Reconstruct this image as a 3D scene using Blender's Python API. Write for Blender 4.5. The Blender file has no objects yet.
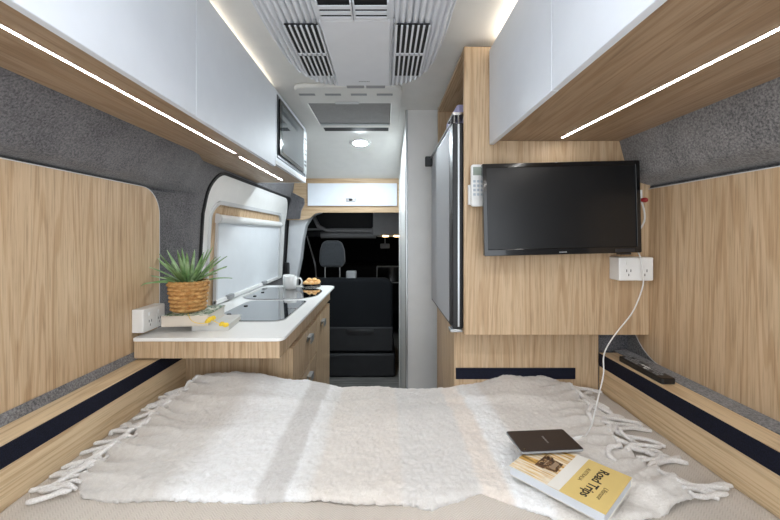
import bpy, bmesh, math, random
from mathutils import Vector, Matrix, noise

S = bpy.context.scene
COL = S.collection
PI = math.pi
R = random.Random(7)

# ------------------------------------------------------------------ camera, world, light, exposure
F = 370.0            # focal length in pixels of a 780 px wide frame
CZ = 1.30            # eye height above the van floor
cd = bpy.data.cameras.new('camera')
cam = bpy.data.objects.new('camera', cd)
COL.objects.link(cam)
cam.location = (0, 0, CZ)
cam.rotation_euler = (PI / 2, 0, 0)
cd.sensor_width = 36
cd.lens = 36 * F / 780
cd.shift_x = 5 / 780
cd.shift_y = -25 / 780
cd.clip_start = 0.02
S.camera = cam

w = bpy.data.worlds.new('daylight')
S.world = w
w.use_nodes = True
bg = w.node_tree.nodes['Background']
bg.inputs[0].default_value = (0.88, 0.94, 1.0, 1)
bg.inputs[1].default_value = 2.1

S.view_settings.view_transform = 'Standard'
S.view_settings.look = 'None'
S.view_settings.gamma = 1
S.view_settings.use_curve_mapping = False
S.view_settings.exposure = 0.6

STRIP = 32.0         # brightness of the white light strips
COVE = 16.0
DOWN = 330.0


def P(px, py, y):
    """point at depth y on the sight line of a photo position"""
    return Vector(((px - 385) / F * y, y, CZ + (235 - py) / F * y))


def lin(c):
    return tuple((v / 255 / 12.92) if v / 255 <= 0.04045 else ((v / 255 + 0.055) / 1.055) ** 2.4 for v in c)


# ------------------------------------------------------------------ materials
def mat(name, rgb, rough=0.5, metal=0.0, spec=0.5, emit=None, strength=0, alpha=1, trans=0, coat=0, sheen=0):
    m = bpy.data.materials.new(name)
    m.use_nodes = True
    b = m.node_tree.nodes['Principled BSDF']
    b.inputs['Base Color'].default_value = (*lin(rgb), 1)
    b.inputs['Roughness'].default_value = rough
    b.inputs['Metallic'].default_value = metal
    b.inputs['Specular IOR Level'].default_value = spec
    b.inputs['Coat Weight'].default_value = coat
    b.inputs['Sheen Weight'].default_value = sheen
    b.inputs['Transmission Weight'].default_value = trans
    if emit:
        b.inputs['Emission Color'].default_value = (*lin(emit), 1)
        b.inputs['Emission Strength'].default_value = strength
    return m


def N(m, t, **kw):
    n = m.node_tree.nodes.new(t)
    for k, v in kw.items():
        setattr(n, k, v)
    return n


def L(m, a, b):
    m.node_tree.links.new(a, b)


def ramp(m, fac, stops):
    r = N(m, 'ShaderNodeValToRGB')
    e = r.color_ramp.elements
    while len(e) < len(stops):
        e.new(0.5)
    for i, (p, c) in enumerate(stops):
        e[i].position = p
        e[i].color = (*lin(c), 1)
    L(m, fac, r.inputs[0])
    return r


def noise_tex(m, scale, vec=None, detail=4, rough=0.55, dist=0.0, kind='Object'):
    mp = N(m, 'ShaderNodeMapping')
    if vec is None:
        tc = N(m, 'ShaderNodeTexCoord')
        vec = tc.outputs[kind]
    L(m, vec, mp.inputs[0])
    mp.inputs['Scale'].default_value = scale if hasattr(scale, '__len__') else (scale,) * 3
    n = N(m, 'ShaderNodeTexNoise')
    n.inputs['Scale'].default_value = 1
    n.inputs['Detail'].default_value = detail
    n.inputs['Roughness'].default_value = rough
    n.inputs['Distortion'].default_value = dist
    L(m, mp.outputs[0], n.inputs['Vector'])
    return n.outputs['Fac']


def bump(m, fac, strength, dist=0.002):
    b = N(m, 'ShaderNodeBump')
    b.inputs['Strength'].default_value = strength
    b.inputs['Distance'].default_value = dist
    L(m, fac, b.inputs['Height'])
    L(m, b.outputs[0], m.node_tree.nodes['Principled BSDF'].inputs['Normal'])


def mixc(m, fac, a, b, mode='MIX'):
    x = N(m, 'ShaderNodeMix', data_type='RGBA', blend_type=mode)
    if isinstance(fac, (int, float)):
        x.inputs[0].default_value = fac
    else:
        L(m, fac, x.inputs[0])
    for s, v in ((6, a), (7, b)):
        if isinstance(v, tuple):
            x.inputs[s].default_value = (*lin(v), 1)
        else:
            L(m, v, x.inputs[s])
    return x.outputs[2]


def oak(name, grain, light=(213, 189, 158), mid=(198, 171, 138), dark=(158, 129, 97), rough=0.45):
    m = mat(name, mid, rough, spec=0.35)
    def sc(al, ac):
        return tuple(al if a == grain else ac for a in 'xyz')
    broad = noise_tex(m, sc(0.7, 15), detail=3, dist=0.5)
    fine = noise_tex(m, sc(3.0, 70), detail=5, rough=0.6, dist=0.4)
    hair = noise_tex(m, sc(8, 260), detail=3, rough=0.6)
    r1 = ramp(m, broad, [(0.25, dark), (0.45, mid), (0.62, light), (0.85, mid)])
    r2 = ramp(m, fine, [(0.30, dark), (0.50, mid), (0.72, light)])
    r3 = ramp(m, hair, [(0.36, tuple(int(c * 0.83) for c in dark)), (0.47, mid), (0.7, light)])
    a = mixc(m, 0.62, r1.outputs[0], r2.outputs[0])
    b = mixc(m, 0.33, a, r3.outputs[0])
    cont = noise_tex(m, sc(0.45, 10), detail=1.5, rough=0.4, dist=0.15)
    mu = N(m, 'ShaderNodeMath', operation='MULTIPLY')
    L(m, cont, mu.inputs[0])
    mu.inputs[1].default_value = 85
    si = N(m, 'ShaderNodeMath', operation='SINE')
    L(m, mu.outputs[0], si.inputs[0])
    brk = noise_tex(m, sc(5, 60), detail=3)
    ad = N(m, 'ShaderNodeMath', operation='MULTIPLY_ADD')
    L(m, brk, ad.inputs[0])
    ad.inputs[1].default_value = 1.6
    L(m, si.outputs[0], ad.inputs[2])
    r4 = ramp(m, ad.outputs[0], [(0.0, (214, 196, 176)), (0.45, (255, 255, 255)), (1.0, (255, 255, 255))])
    b = mixc(m, 0.42, b, r4.outputs[0], 'MULTIPLY')
    L(m, b, m.node_tree.nodes['Principled BSDF'].inputs['Base Color'])
    bump(m, hair, 0.12, 0.0006)
    return m


def felt_mat(name, c1, c2, s=260):
    m = mat(name, c1, 0.95, spec=0.1, sheen=0.3)
    n = noise_tex(m, s, detail=3, rough=0.7)
    n2 = noise_tex(m, 9, detail=3)
    r = ramp(m, n, [(0.34, c2), (0.66, c1)])
    c = mixc(m, 0.22, r.outputs[0], ramp(m, n2, [(0.35, c2), (0.65, c1)]).outputs[0])
    L(m, c, m.node_tree.nodes['Principled BSDF'].inputs['Base Color'])
    bump(m, n, 0.6, 0.003)
    return m


def plastic(name, rgb, rough=0.45, var=6):
    """slightly mottled plastic or paint"""
    m = mat(name, rgb, rough)
    n = noise_tex(m, 14, detail=2)
    d = tuple(max(0, c - var) for c in rgb)
    L(m, ramp(m, n, [(0.3, d), (0.7, rgb)]).outputs[0], m.node_tree.nodes['Principled BSDF'].inputs['Base Color'])
    return m


M = {}
M['oak_v'] = oak('oak_vertical_grain', 'z')
M['oak_y'] = oak('oak_lengthwise_grain', 'y')
M['oak_x'] = oak('oak_cross_grain', 'x')
M['oak_rail'] = oak('pale_oak_lengthwise', 'y', (228, 205, 170), (219, 194, 157), (198, 170, 132))
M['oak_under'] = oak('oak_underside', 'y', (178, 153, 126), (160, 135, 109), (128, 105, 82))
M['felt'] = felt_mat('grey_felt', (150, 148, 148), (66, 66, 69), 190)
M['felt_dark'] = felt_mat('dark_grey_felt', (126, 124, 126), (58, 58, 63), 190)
M['white_door'] = plastic('white_laminate', (226, 231, 238), 0.55, 3)
M['white_edge'] = plastic('pale_grey_edge', (205, 206, 207), 0.4, 3)
M['white_plastic'] = plastic('white_plastic', (232, 232, 230), 0.38, 4)
M['ceiling'] = plastic('ceiling_white', (226, 225, 221), 0.5, 4)
M['ac'] = plastic('air_conditioner_plastic', (220, 223, 228), 0.42, 4)
M['bath'] = plastic('washroom_wall_grey', (228, 228, 226), 0.35, 4)
M['black'] = plastic('black_plastic', (22, 22, 24), 0.4, 4)
M['black_gloss'] = mat('black_gloss', (10, 10, 12), 0.12, coat=0.3)
M['screen'] = mat('display_glass', (12, 12, 14), 0.28)
M['glass_black'] = mat('black_glass', (9, 10, 12), 0.04, spec=0.8, coat=1)
M['glass_smoke'] = mat('smoked_glass', (38, 44, 50), 0.05, spec=0.9, coat=1)
M['seal'] = mat('rubber_seal', (16, 16, 18), 0.6)
M['chrome'] = mat('chrome', (190, 190, 190), 0.2, metal=1)
M['alu'] = mat('brushed_aluminium', (190, 193, 195), 0.35, metal=0.9)
M['grey_plastic'] = plastic('mid_grey_plastic', (150, 152, 154), 0.5)
M['pillar'] = plastic('pillar_grey', (205, 208, 212), 0.55)
M['cab'] = plastic('cab_dark_plastic', (140, 140, 142), 0.6)
M['cab_black'] = mat('cab_black', (14, 14, 16), 0.8, spec=0.2)
M['strip'] = mat('light_strip', (255, 255, 255), 0.5, emit=(255, 252, 248), strength=STRIP)
M['cove'] = mat('cove_light', (255, 255, 255), 0.5, emit=(255, 241, 222), strength=COVE)
M['lamp'] = mat('lamp_disc', (255, 255, 255), 0.5, emit=(236, 248, 255), strength=DOWN)
M['lamp_fill'] = mat('fill_lamp_disc', (255, 255, 255), 0.5, emit=(250, 252, 255), strength=95)  # only for the two added fill lamps behind the camera
M['warm_lamp'] = mat('warm_lamp', (255, 230, 180), 0.5, emit=(255, 214, 150), strength=9)
M['counter'] = plastic('white_worktop', (246, 246, 244), 0.3, 2)
M['ceramic'] = mat('white_ceramic', (238, 238, 236), 0.15, coat=0.4)
M['fridge'] = mat('fridge_grey', (176, 178, 182), 0.6, metal=0.0)
M['yellow'] = mat('yellow_paint', (238, 204, 60), 0.6)
M['red'] = mat('red_plastic', (150, 24, 30), 0.4)
M['paper'] = plastic('paper', (222, 218, 208), 0.8)


def navy():
    m = mat('navy_webbing', (14, 18, 34), 0.75, spec=0.25)
    n = noise_tex(m, 420, detail=2)
    L(m, ramp(m, n, [(0.35, (8, 10, 22)), (0.65, (22, 27, 48))]).outputs[0], m.node_tree.nodes['Principled BSDF'].inputs['Base Color'])
    bump(m, n, 0.4, 0.001)
    return m


M['navy'] = navy()


# ------------------------------------------------------------------ mesh helpers
def add_box(bm, x0, x1, y0, y1, z0, z1, mtx=None):
    vs = [bm.verts.new(v) for v in ((x0, y0, z0), (x1, y0, z0), (x1, y1, z0), (x0, y1, z0),
                                    (x0, y0, z1), (x1, y0, z1), (x1, y1, z1), (x0, y1, z1))]
    for f in ((3, 2, 1, 0), (4, 5, 6, 7), (0, 1, 5, 4), (1, 2, 6, 5), (2, 3, 7, 6), (3, 0, 4, 7)):
        bm.faces.new([vs[i] for i in f])
    if mtx is not None:
        bmesh.ops.transform(bm, matrix=mtx, verts=vs)
    return vs


def bx(*a, mtx=None):
    bm = bmesh.new()
    add_box(bm, *a, mtx=mtx)
    return bm


def rrect(u0, u1, v0, v1, r, n=8):
    if not hasattr(r, '__len__'):
        r = (r,) * 4
    pts = []
    for (cu, cv, a0, rr) in ((u1 - r[0], v0 + r[0], -90, r[0]), (u1 - r[1], v1 - r[1], 0, r[1]),
                             (u0 + r[2], v1 - r[2], 90, r[2]), (u0 + r[3], v0 + r[3], 180, r[3])):
        for k in range(n + 1):
            a = math.radians(a0 + 90 * k / n)
            pts.append((cu + rr * math.cos(a), cv + rr * math.sin(a)))
    return pts


def to3(p, axis, d):
    if axis == 'x':
        return (d, p[0], p[1])
    if axis == 'y':
        return (p[0], d, p[1])
    return (p[0], p[1], d)


def add_prism(bm, pts, axis, d0, d1):
    a = [bm.verts.new(to3(p, axis, d0)) for p in pts]
    b = [bm.verts.new(to3(p, axis, d1)) for p in pts]
    n = len(pts)
    bm.faces.new(a[::-1])
    bm.faces.new(b)
    for i in range(n):
        bm.faces.new((a[i], a[(i + 1) % n], b[(i + 1) % n], b[i]))
    return a + b


def prism(pts, axis, d0, d1):
    bm = bmesh.new()
    add_prism(bm, pts, axis, d0, d1)
    return bm


def ring(outer, inner, axis, d0, d1):
    bm = bmesh.new()
    n = len(outer)
    v = [[bm.verts.new(to3(p, axis, d)) for p in pts] for pts, d in ((outer, d0), (inner, d0), (inner, d1), (outer, d1))]
    for i in range(n):
        j = (i + 1) % n
        for k in range(4):
            a, b = v[k], v[(k + 1) % 4]
            bm.faces.new((a[i], a[j], b[j], b[i]))
    return bm


def frames(pts):
    out = []
    up = Vector((0, 0, 1))
    prev = None
    for i, p in enumerate(pts):
        t = (pts[min(i + 1, len(pts) - 1)] - pts[max(i - 1, 0)])
        t = t.normalized() if t.length > 1e-9 else Vector((0, 1, 0))
        if prev is None:
            a = t.cross(up)
            if a.length < 0.05:
                a = t.cross(Vector((1, 0, 0)))
            a.normalize()
        else:
            a = prev - t * prev.dot(t)
            a.normalize()
        prev = a
        out.append((a, t.cross(a).normalized()))
    return out


def add_tube(bm, pts, r, n=8, cap=True):
    pts = [Vector(p) for p in pts]
    rs = r if hasattr(r, '__len__') else [r] * len(pts)
    rings = []
    for p, rr, (a, b) in zip(pts, rs, frames(pts)):
        rings.append([bm.verts.new(p + a * rr * math.cos(2 * PI * k / n) + b * rr * math.sin(2 * PI * k / n)) for k in range(n)])
    for i in range(len(rings) - 1):
        for k in range(n):
            bm.faces.new((rings[i][k], rings[i][(k + 1) % n], rings[i + 1][(k + 1) % n], rings[i + 1][k]))
    if cap:
        bm.faces.new(rings[0][::-1])
        bm.faces.new(rings[-1])


def smooth_path(pts, k=6):
    pts = [Vector(p) for p in pts]
    P_ = [pts[0] * 2 - pts[1]] + pts + [pts[-1] * 2 - pts[-2]]
    out = []
    for i in range(1, len(P_) - 2):
        for s in range(k):
            t = s / k
            a, b, c, d = P_[i - 1], P_[i], P_[i + 1], P_[i + 2]
            out.append(0.5 * ((2 * b) + (c - a) * t + (2 * a - 5 * b + 4 * c - d) * t * t + (-a + 3 * b - 3 * c + d) * t ** 3))
    out.append(pts[-1])
    return out


def add_lathe(bm, prof, c=(0, 0, 0), n=32):
    rings = []
    for r, z in prof:
        if r < 1e-6:
            rings.append([bm.verts.new((c[0], c[1], c[2] + z))])
        else:
            rings.append([bm.verts.new((c[0] + r * math.cos(2 * PI * k / n), c[1] + r * math.sin(2 * PI * k / n), c[2] + z)) for k in range(n)])
    for a, b in zip(rings, rings[1:]):
        for k in range(n):
            k2 = (k + 1) % n
            if len(a) == 1 and len(b) > 1:
                bm.faces.new((a[0], b[k2], b[k]))
            elif len(b) == 1 and len(a) > 1:
                bm.faces.new((a[k], a[k2], b[0]))
            elif len(a) > 1:
                bm.faces.new((a[k], a[k2], b[k2], b[k]))


def lathe(prof, c=(0, 0, 0), n=32):
    bm = bmesh.new()
    add_lathe(bm, prof, c, n)
    return bm


def root(name, label, cat, loc, group=None, kind=None):
    o = bpy.data.objects.new(name, None)
    o.empty_display_size = 0.05
    COL.objects.link(o)
    o.location = loc
    o['label'] = label
    o['category'] = cat
    if group:
        o['group'] = group
    if kind:
        o['kind'] = kind
    return o


ORG = {}


def origin_of(o):
    v = Vector((0, 0, 0))
    while o is not None:
        v += o.location
        o = o.parent
    return v


def obj(name, bm, m, parent=None, bevel=0, seg=2, smooth=None, label=None):
    """one mesh object from a bmesh given in van coordinates"""
    if parent is None:
        c = Vector((0, 0, 0))
    else:
        c = Vector((0, 0, 0)) if parent.get('local') else origin_of(parent)
    bmesh.ops.recalc_face_normals(bm, faces=bm.faces)
    if c.length:
        bmesh.ops.translate(bm, vec=-c, verts=bm.verts)
    me = bpy.data.meshes.new(name)
    bm.to_mesh(me)
    bm.free()
    o = bpy.data.objects.new(name, me)
    COL.objects.link(o)
    me.materials.append(M[m] if isinstance(m, str) else m)
    o.parent = parent
    if bevel:
        b = o.modifiers.new('bevel', 'BEVEL')
        b.width = bevel
        b.segments = seg
        b.limit_method = 'ANGLE'
        b.angle_limit = math.radians(40)
    if smooth is None:
        smooth = False
    if smooth or bevel:
        for p in me.polygons:
            p.use_smooth = True
        if smooth != 'all':
            me.set_sharp_from_angle(angle=math.radians(42))
    if label:
        o['label'] = label
    return o


def tag(o, label, cat, group=None):
    o['label'] = label
    o['category'] = cat
    if group:
        o['group'] = group
    return o


def struct(name, bm, m, parent=None, label=None, cat=None, **kw):
    o = obj(name, bm, m, parent, **kw)
    if parent is None:
        o['kind'] = 'structure'
        if label:
            o['label'] = label
        if cat:
            o['category'] = cat
    return o


def text(name, body, size, mtx, m, parent, extrude=0.0003, align='CENTER', offset=0.0, shear=0.0):
    cu = bpy.data.curves.new(name, 'FONT')
    cu.body = body
    cu.size = size
    cu.extrude = extrude
    cu.align_x = align
    cu.offset = offset
    cu.shear = shear
    cu.align_y = 'CENTER'
    cu.materials.append(M[m] if isinstance(m, str) else m)
    o = bpy.data.objects.new(name, cu)
    COL.objects.link(o)
    o.parent = parent
    o.matrix_local = Matrix.Translation(-origin_of(parent)) @ mtx if parent else mtx
    bpy.context.view_layer.update()
    me = bpy.data.meshes.new_from_object(o.evaluated_get(bpy.context.evaluated_depsgraph_get()))
    me.materials.clear()
    me.materials.append(M[m] if isinstance(m, str) else m)
    n = bpy.data.objects.new(name, me)
    COL.objects.link(n)
    n.parent = parent
    n.matrix_local = o.matrix_local.copy()
    bpy.data.objects.remove(o)
    return n


def lerp(a, b, t):
    return a + (b - a) * t


def interp(x, tab):
    if x <= tab[0][0]:
        return tab[0][1]
    for (a, va), (b, vb) in zip(tab, tab[1:]):
        if x <= b:
            return lerp(va, vb, (x - a) / (b - a))
    return tab[-1][1]


def sstep(x):
    x = max(0, min(1, x))
    return x * x * (3 - 2 * x)


# ------------------------------------------------------------------ the shell of the van
CEIL = 1.985
REAR = -0.45


def ceil_z(y):
    return CEIL - 0.205 * max(0, (y - 2.35) / 0.87) ** 2


def vinyl():
    m = mat('grey_vinyl_floor', (120, 118, 114), 0.5)
    n = noise_tex(m, (4, 40, 1), detail=4)
    L(m, ramp(m, n, [(0.3, (96, 95, 93)), (0.7, (140, 138, 134))]).outputs[0], m.node_tree.nodes['Principled BSDF'].inputs['Base Color'])
    return m


struct('floor', bx(-0.98, 0.98, REAR, 5.1, -0.04, 0.0), vinyl(), label='grey wood-effect vinyl floor of the van', cat='floor')

bm = bmesh.new()
ys = [REAR, 0.5, 1, 1.5, 2, 2.35] + [2.35 + 0.87 * k / 12 for k in range(1, 13)]
top = []
for y in ys:
    z = ceil_z(y)
    top.append([bm.verts.new((x, y, z)) for x in (-0.97, 0.97)] + [bm.verts.new((x, y, z + 0.02)) for x in (0.97, -0.97)])
for a, b in zip(top, top[1:]):
    for k in range(4):
        bm.faces.new((a[k], a[(k + 1) % 4], b[(k + 1) % 4], b[k]))
bm.faces.new(top[0])
bm.faces.new(top[-1][::-1])
struct('ceiling', bm, 'ceiling', smooth=True, label='glossy white van ceiling that slopes down towards the cab', cat='ceiling')

PROF_RIDGE = [(0.0, 0.93), (0.80, 0.925), (0.884, 0.903), (1.0, 0.903), (1.40, 0.903), (1.472, 0.903), (1.476, 0.915), (1.487, 0.915), (1.492, 0.885), (1.498, 0.862), (1.512, 0.842), (1.53, 0.832), (1.635, 0.750), (1.70, 0.74), (1.99, 0.72)]
PROF_DOOR = [(0.0, 0.93), (0.80, 0.90), (0.884, 0.887), (1.0, 0.884), (1.40, 0.862), (1.472, 0.847), (1.476, 0.846), (1.487, 0.844), (1.492, 0.843), (1.498, 0.842), (1.512, 0.839), (1.53, 0.835), (1.635, 0.808), (1.70, 0.79), (1.99, 0.76)]
PROF_RIGHT = [(0.0, 0.96), (0.80, 0.955), (0.858, 0.936), (1.0, 0.936), (1.40, 0.936), (1.458, 0.936), (1.462, 0.950), (1.472, 0.950), (1.477, 0.92), (1.488, 0.885), (1.502, 0.862), (1.52, 0.852), (1.635, 0.822), (1.70, 0.81), (1.99, 0.79)]


def left_x(y, z):
    t = sstep((y - 1.47) / 0.2)
    return -lerp(interp(z, PROF_RIDGE), interp(z, PROF_DOOR), t)


def felt_wall(prof_fn, sign, y0, y1, zs, ny):
    bm = bmesh.new()
    rows = []
    for i in range(ny + 1):
        y = lerp(y0, y1, i / ny)
        rows.append([bm.verts.new((prof_fn(y, z), y, z)) for z in zs] + [bm.verts.new((sign * 1.0, y, z)) for z in (zs[-1], zs[0])])
    n = len(rows[0])
    for a, b in zip(rows, rows[1:]):
        for k in range(n):
            bm.faces.new((a[k], a[(k + 1) % n], b[(k + 1) % n], b[k]))
    bm.faces.new(rows[0])
    bm.faces.new(rows[-1][::-1])
    return bm


zsL = [p[0] for p in PROF_RIDGE]
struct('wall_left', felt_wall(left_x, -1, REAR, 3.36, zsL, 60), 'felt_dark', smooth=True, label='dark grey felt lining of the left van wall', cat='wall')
zsR = [p[0] for p in PROF_RIGHT]
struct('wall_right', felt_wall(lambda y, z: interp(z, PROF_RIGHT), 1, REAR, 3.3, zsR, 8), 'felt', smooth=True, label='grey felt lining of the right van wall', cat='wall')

# washroom cubicle beside the aisle
bm = bmesh.new()
add_box(bm, 0.115, 0.93, 2.03, 2.05, 0.0, CEIL)
struct('wall_washroom', bm, 'bath', label='smooth pale grey washroom wall facing the bed beside the fridge', cat='wall')
bm = bmesh.new()
pts = [(2.05, 0), (3.30, 0), (3.30, 1.75)] + [(y, ceil_z(y)) for y in (3.1, 2.9, 2.7, 2.5, 2.35, 2.05)]
add_prism(bm, pts, 'x', 0.125, 0.145)
struct('wall_aisle', bm, 'white_plastic', label='white side wall of the washroom along the aisle', cat='wall')
struct('trim_1', bx(0.113, 0.125, 2.024, 2.056, 0.0, CEIL), 'alu', bevel=0.003, label='aluminium corner trim on the edge of the washroom wall', cat='trim')
struct('trim_2', bx(0.118, 0.125, 3.10, 3.13, 0.0, 1.80), 'white_plastic', bevel=0.003, label='white upright door jamb by the cab opening', cat='trim')

# ------------------------------------------------------------------ wood wall panels
def wall_panel(name, xin, xout, y0, y1, z0, z1, r, label):
    t = root(name, label, 'wall panel', ((xin + xout) / 2, (y0 + y1) / 2, z0))
    pts = rrect(y0, y1, z0, z1, r, 10)
    obj('board', prism(pts, 'x', xin, xout), 'oak_v', t)
    pts2 = rrect(y0 - 0.0025, y1 + 0.0025, z0 - 0.0025, z1 + 0.0025, tuple(v + 0.0025 for v in (r if hasattr(r, '__len__') else (r,) * 4)), 10)
    obj('edging', ring(pts2, pts, 'x', xin - (0.001 if xin > 0 else -0.001), xout), 'white_edge', t, label='thin pale edge strip')


wall_panel('wall_panel', -0.895, -0.903, 0.74, 1.467, 0.882, 1.478, 0.10, 'oak wall panel with rounded corners on the left felt wall')
wall_panel('wall_panel', 0.926, 0.935, 0.74, 1.40, 0.858, 1.460, (0.18, 0.05, 0.11, 0.11), 'oak wall panel on the right wall beside the television')

# ------------------------------------------------------------------ bed surround rails
def rail(sx, y1, label):
    t = root('bed_rail', label, 'bed rail', (sx * 0.83, 0.5, 0.62), 'bed side rails')
    s = sx
    def b(xa, xb, *r):
        xa, xb = s * xa, s * xb
        return bx(min(xa, xb), max(xa, xb), *r)
    obj('top_ledge', b(0.808, 0.875 if s > 0 else 0.885, -0.35, y1, 0.842, 0.857), 'oak_rail', t, bevel=0.001)
    obj('side_board', b(0.808, 0.826, -0.35, y1, 0.62, 0.842), 'oak_rail', t)
    obj('webbing_strip', b(0.8055, 0.809, -0.35, y1 - 0.004, 0.808, 0.855), 'navy', t, label='navy blue woven strip')
    obj('felt_skirt', prism([(s * (0.875 if s > 0 else 0.885), 0.80), (s * (0.875 if s > 0 else 0.885), 0.858), (s * (0.925 if s > 0 else 0.893), 0.862 if s > 0 else 0.884), (s * (0.925 if s > 0 else 0.893), 0.80)], 'y', -0.35, 1.5 if s < 0 else 1.42), 'felt', t, label='grey felt infill behind the ledge')


rail(-1, 1.50, 'pale oak rail with navy strip along the left side of the bed')
rail(1, 1.395, 'pale oak rail with navy strip along the right side of the bed')

# ------------------------------------------------------------------ bed
FAR_Z = [(-0.7, 0.765), (-0.56, 0.787), (-0.46, 0.775), (-0.385, 0.757), (-0.29, 0.752), (-0.17, 0.726), (-0.02, 0.728), (0.08, 0.718), (0.24, 0.724), (0.37, 0.746), (0.45, 0.772), (0.55, 0.767), (0.66, 0.752), (0.72, 0.745)]


def bed_z(x, y):
    z = 0.738 - 0.02 * abs(x / 0.8) ** 4
    z += 0.004 * noise.noise(Vector((x * 5, y * 5, 0))) + 0.0035 * noise.noise(Vector((x * 13, y * 9, 3)))
    # soft folds near the front
    z += 0.009 * math.sin(14 * x + 22 * y + 4 * noise.noise(Vector((x * 3, y * 3, 1)))) * sstep((0.95 - y) / 0.3) * 0.6
    z -= 0.03 * sstep((y - 1.36) / 0.06)
    z = lerp(z, min(z, interp(x, FAR_Z) - 0.018), sstep((y - 1.12) / 0.2))
    return z


def grid(fn, nu, nv, thick=None):
    bm = bmesh.new()
    g = [[bm.verts.new(fn(i / nu, j / nv)) for j in range(nv + 1)] for i in range(nu + 1)]
    for i in range(nu):
        for j in range(nv):
            bm.faces.new((g[i][j], g[i + 1][j], g[i + 1][j + 1], g[i][j + 1]))
    return bm, g


def coverlet():
    m = mat('beige_woven_cover', (200, 188, 174), 0.9, spec=0.15, sheen=0.3)
    tc = N(m, 'ShaderNodeTexCoord')
    sep = N(m, 'ShaderNodeSeparateXYZ')
    L(m, tc.outputs['Object'], sep.inputs[0])
    def mth(op, a, b=None):
        n = N(m, 'ShaderNodeMath', operation=op)
        for i, v in enumerate((a, b)):
            if v is None:
                continue
            if isinstance(v, (int, float)):
                n.inputs[i].default_value = v
            else:
                L(m, v, n.inputs[i])
        return n.outputs[0]
    tri = mth('PINGPONG', sep.outputs[0], 0.011)
    s = mth('ADD', sep.outputs[1], tri)
    w1 = mth('SINE', mth('MULTIPLY', s, 2 * PI / 0.0062))
    r = ramp(m, mth('ADD', mth('MULTIPLY', w1, 0.5), 0.5), [(0.2, (186, 176, 165)), (0.8, (203, 194, 184))])
    n = noise_tex(m, 5, detail=3)
    c = mixc(m, 0.25, r.outputs[0], ramp(m, n, [(0.3, (190, 177, 163)), (0.7, (212, 202, 191))]).outputs[0])
    L(m, c, m.node_tree.nodes['Principled BSDF'].inputs['Base Color'])
    bump(m, w1, 0.3, 0.0012)
    return m


t = root('bed', 'bed with a beige woven cover filling the rear of the van', 'bed', (0, 0.5, 0.45))
obj('bed_base', bx(-0.80, 0.80, -0.33, 1.395, 0.45, 0.56), 'oak_x', t)
obj('mattress', bx(-0.80, 0.80, -0.33, 1.395, 0.56, 0.68), 'white_plastic', t, bevel=0.02)
bm, g = grid(lambda u, v: (lerp(-0.804, 0.804, u), lerp(-0.33, 1.400, v), bed_z(lerp(-0.804, 0.804, u), lerp(-0.33, 1.400, v))), 150, 150)
ed = [e for e in bm.edges if e.is_boundary]
ex = bmesh.ops.extrude_edge_only(bm, edges=ed)
for v in [q for q in ex['geom'] if isinstance(q, bmesh.types.BMVert)]:
    v.co.z = 0.66
obj('bed_cover', bm, coverlet(), t, smooth='all', label='beige cover woven with a small chevron pattern')

# lower wall under the television, at the foot of the bed
t = root('bed_end_panel', 'oak panel below the television with a long black slot', 'panel', (0.53, 1.41, 0.0))
obj('board', bx(0.265, 0.8085, 1.402, 1.42, 0.0, 0.948), 'oak_v', t)
obj('slot', bx(0.268, 0.72, 1.3985, 1.404, 0.755, 0.797), 'navy', t, label='black recessed slot')
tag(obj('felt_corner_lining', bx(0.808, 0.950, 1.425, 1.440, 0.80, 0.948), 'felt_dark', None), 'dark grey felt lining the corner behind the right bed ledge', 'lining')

# ------------------------------------------------------------------ blanket
def front_y(x):
    return interp(x, [(-0.68, 0.83), (-0.64, 0.795), (-0.5, 0.782), (-0.3, 0.775), (-0.1, 0.772), (0.0, 0.768), (0.07, 0.764), (0.12, 0.752), (0.18, 0.778), (0.22, 0.80), (0.27, 0.775), (0.36, 0.735), (0.45, 0.70), (0.52, 0.71), (0.58, 0.735), (0.63, 0.765), (0.68, 0.79)])


def side_l(y):
    return interp(y, [(0.78, -0.685), (0.9, -0.715), (1.0, -0.718), (1.15, -0.715), (1.3, -0.712), (1.42, -0.70)])


def side_r(y):
    return interp(y, [(0.70, 0.60), (0.75, 0.64), (0.80, 0.665), (0.9, 0.645), (1.0, 0.63), (1.15, 0.655), (1.3, 0.675), (1.42, 0.69)])


def blanket_z(x, y):
    z = bed_z(x, min(y, 1.36)) + 0.016
    z += 0.006 * noise.noise(Vector((x * 6, y * 7, 5)))
    far = sstep((y - 1.18) / 0.2)
    z = lerp(z, interp(x, FAR_Z) + 0.004 * noise.noise(Vector((x * 16, 2, 0))), far)
    # long soft fold across the far third
    yc = 1.235 + 0.035 * math.sin(4.2 * x + 1.0) + 0.02 * math.sin(9 * x)
    z += 0.012 * math.exp(-((y - yc) / 0.035) ** 2)
    # gathers running into the fringes
    for sd, e in ((-1, side_l(y)), (1, side_r(y))):
        d = abs(x - e)
        k = sstep(1 - d / 0.24)
        z += 0.0075 * sstep(1 - d / 0.17) * math.sin(125 * y + 26 * d + 7 * noise.noise(Vector((x * 7, y * 5, 2 + sd))))
        z += 0.007 * k * math.sin(46 * y + 9 * d + 5 * noise.noise(Vector((x * 4, y * 4, sd))))
    # diagonal fold at front right
    z += 0.016 * math.exp(-(((x - 0.50) * 0.75 + (y - 0.86) * 0.75) / 0.03) ** 2) * sstep((x - 0.40) / 0.1)
    return z


BK = []


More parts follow.
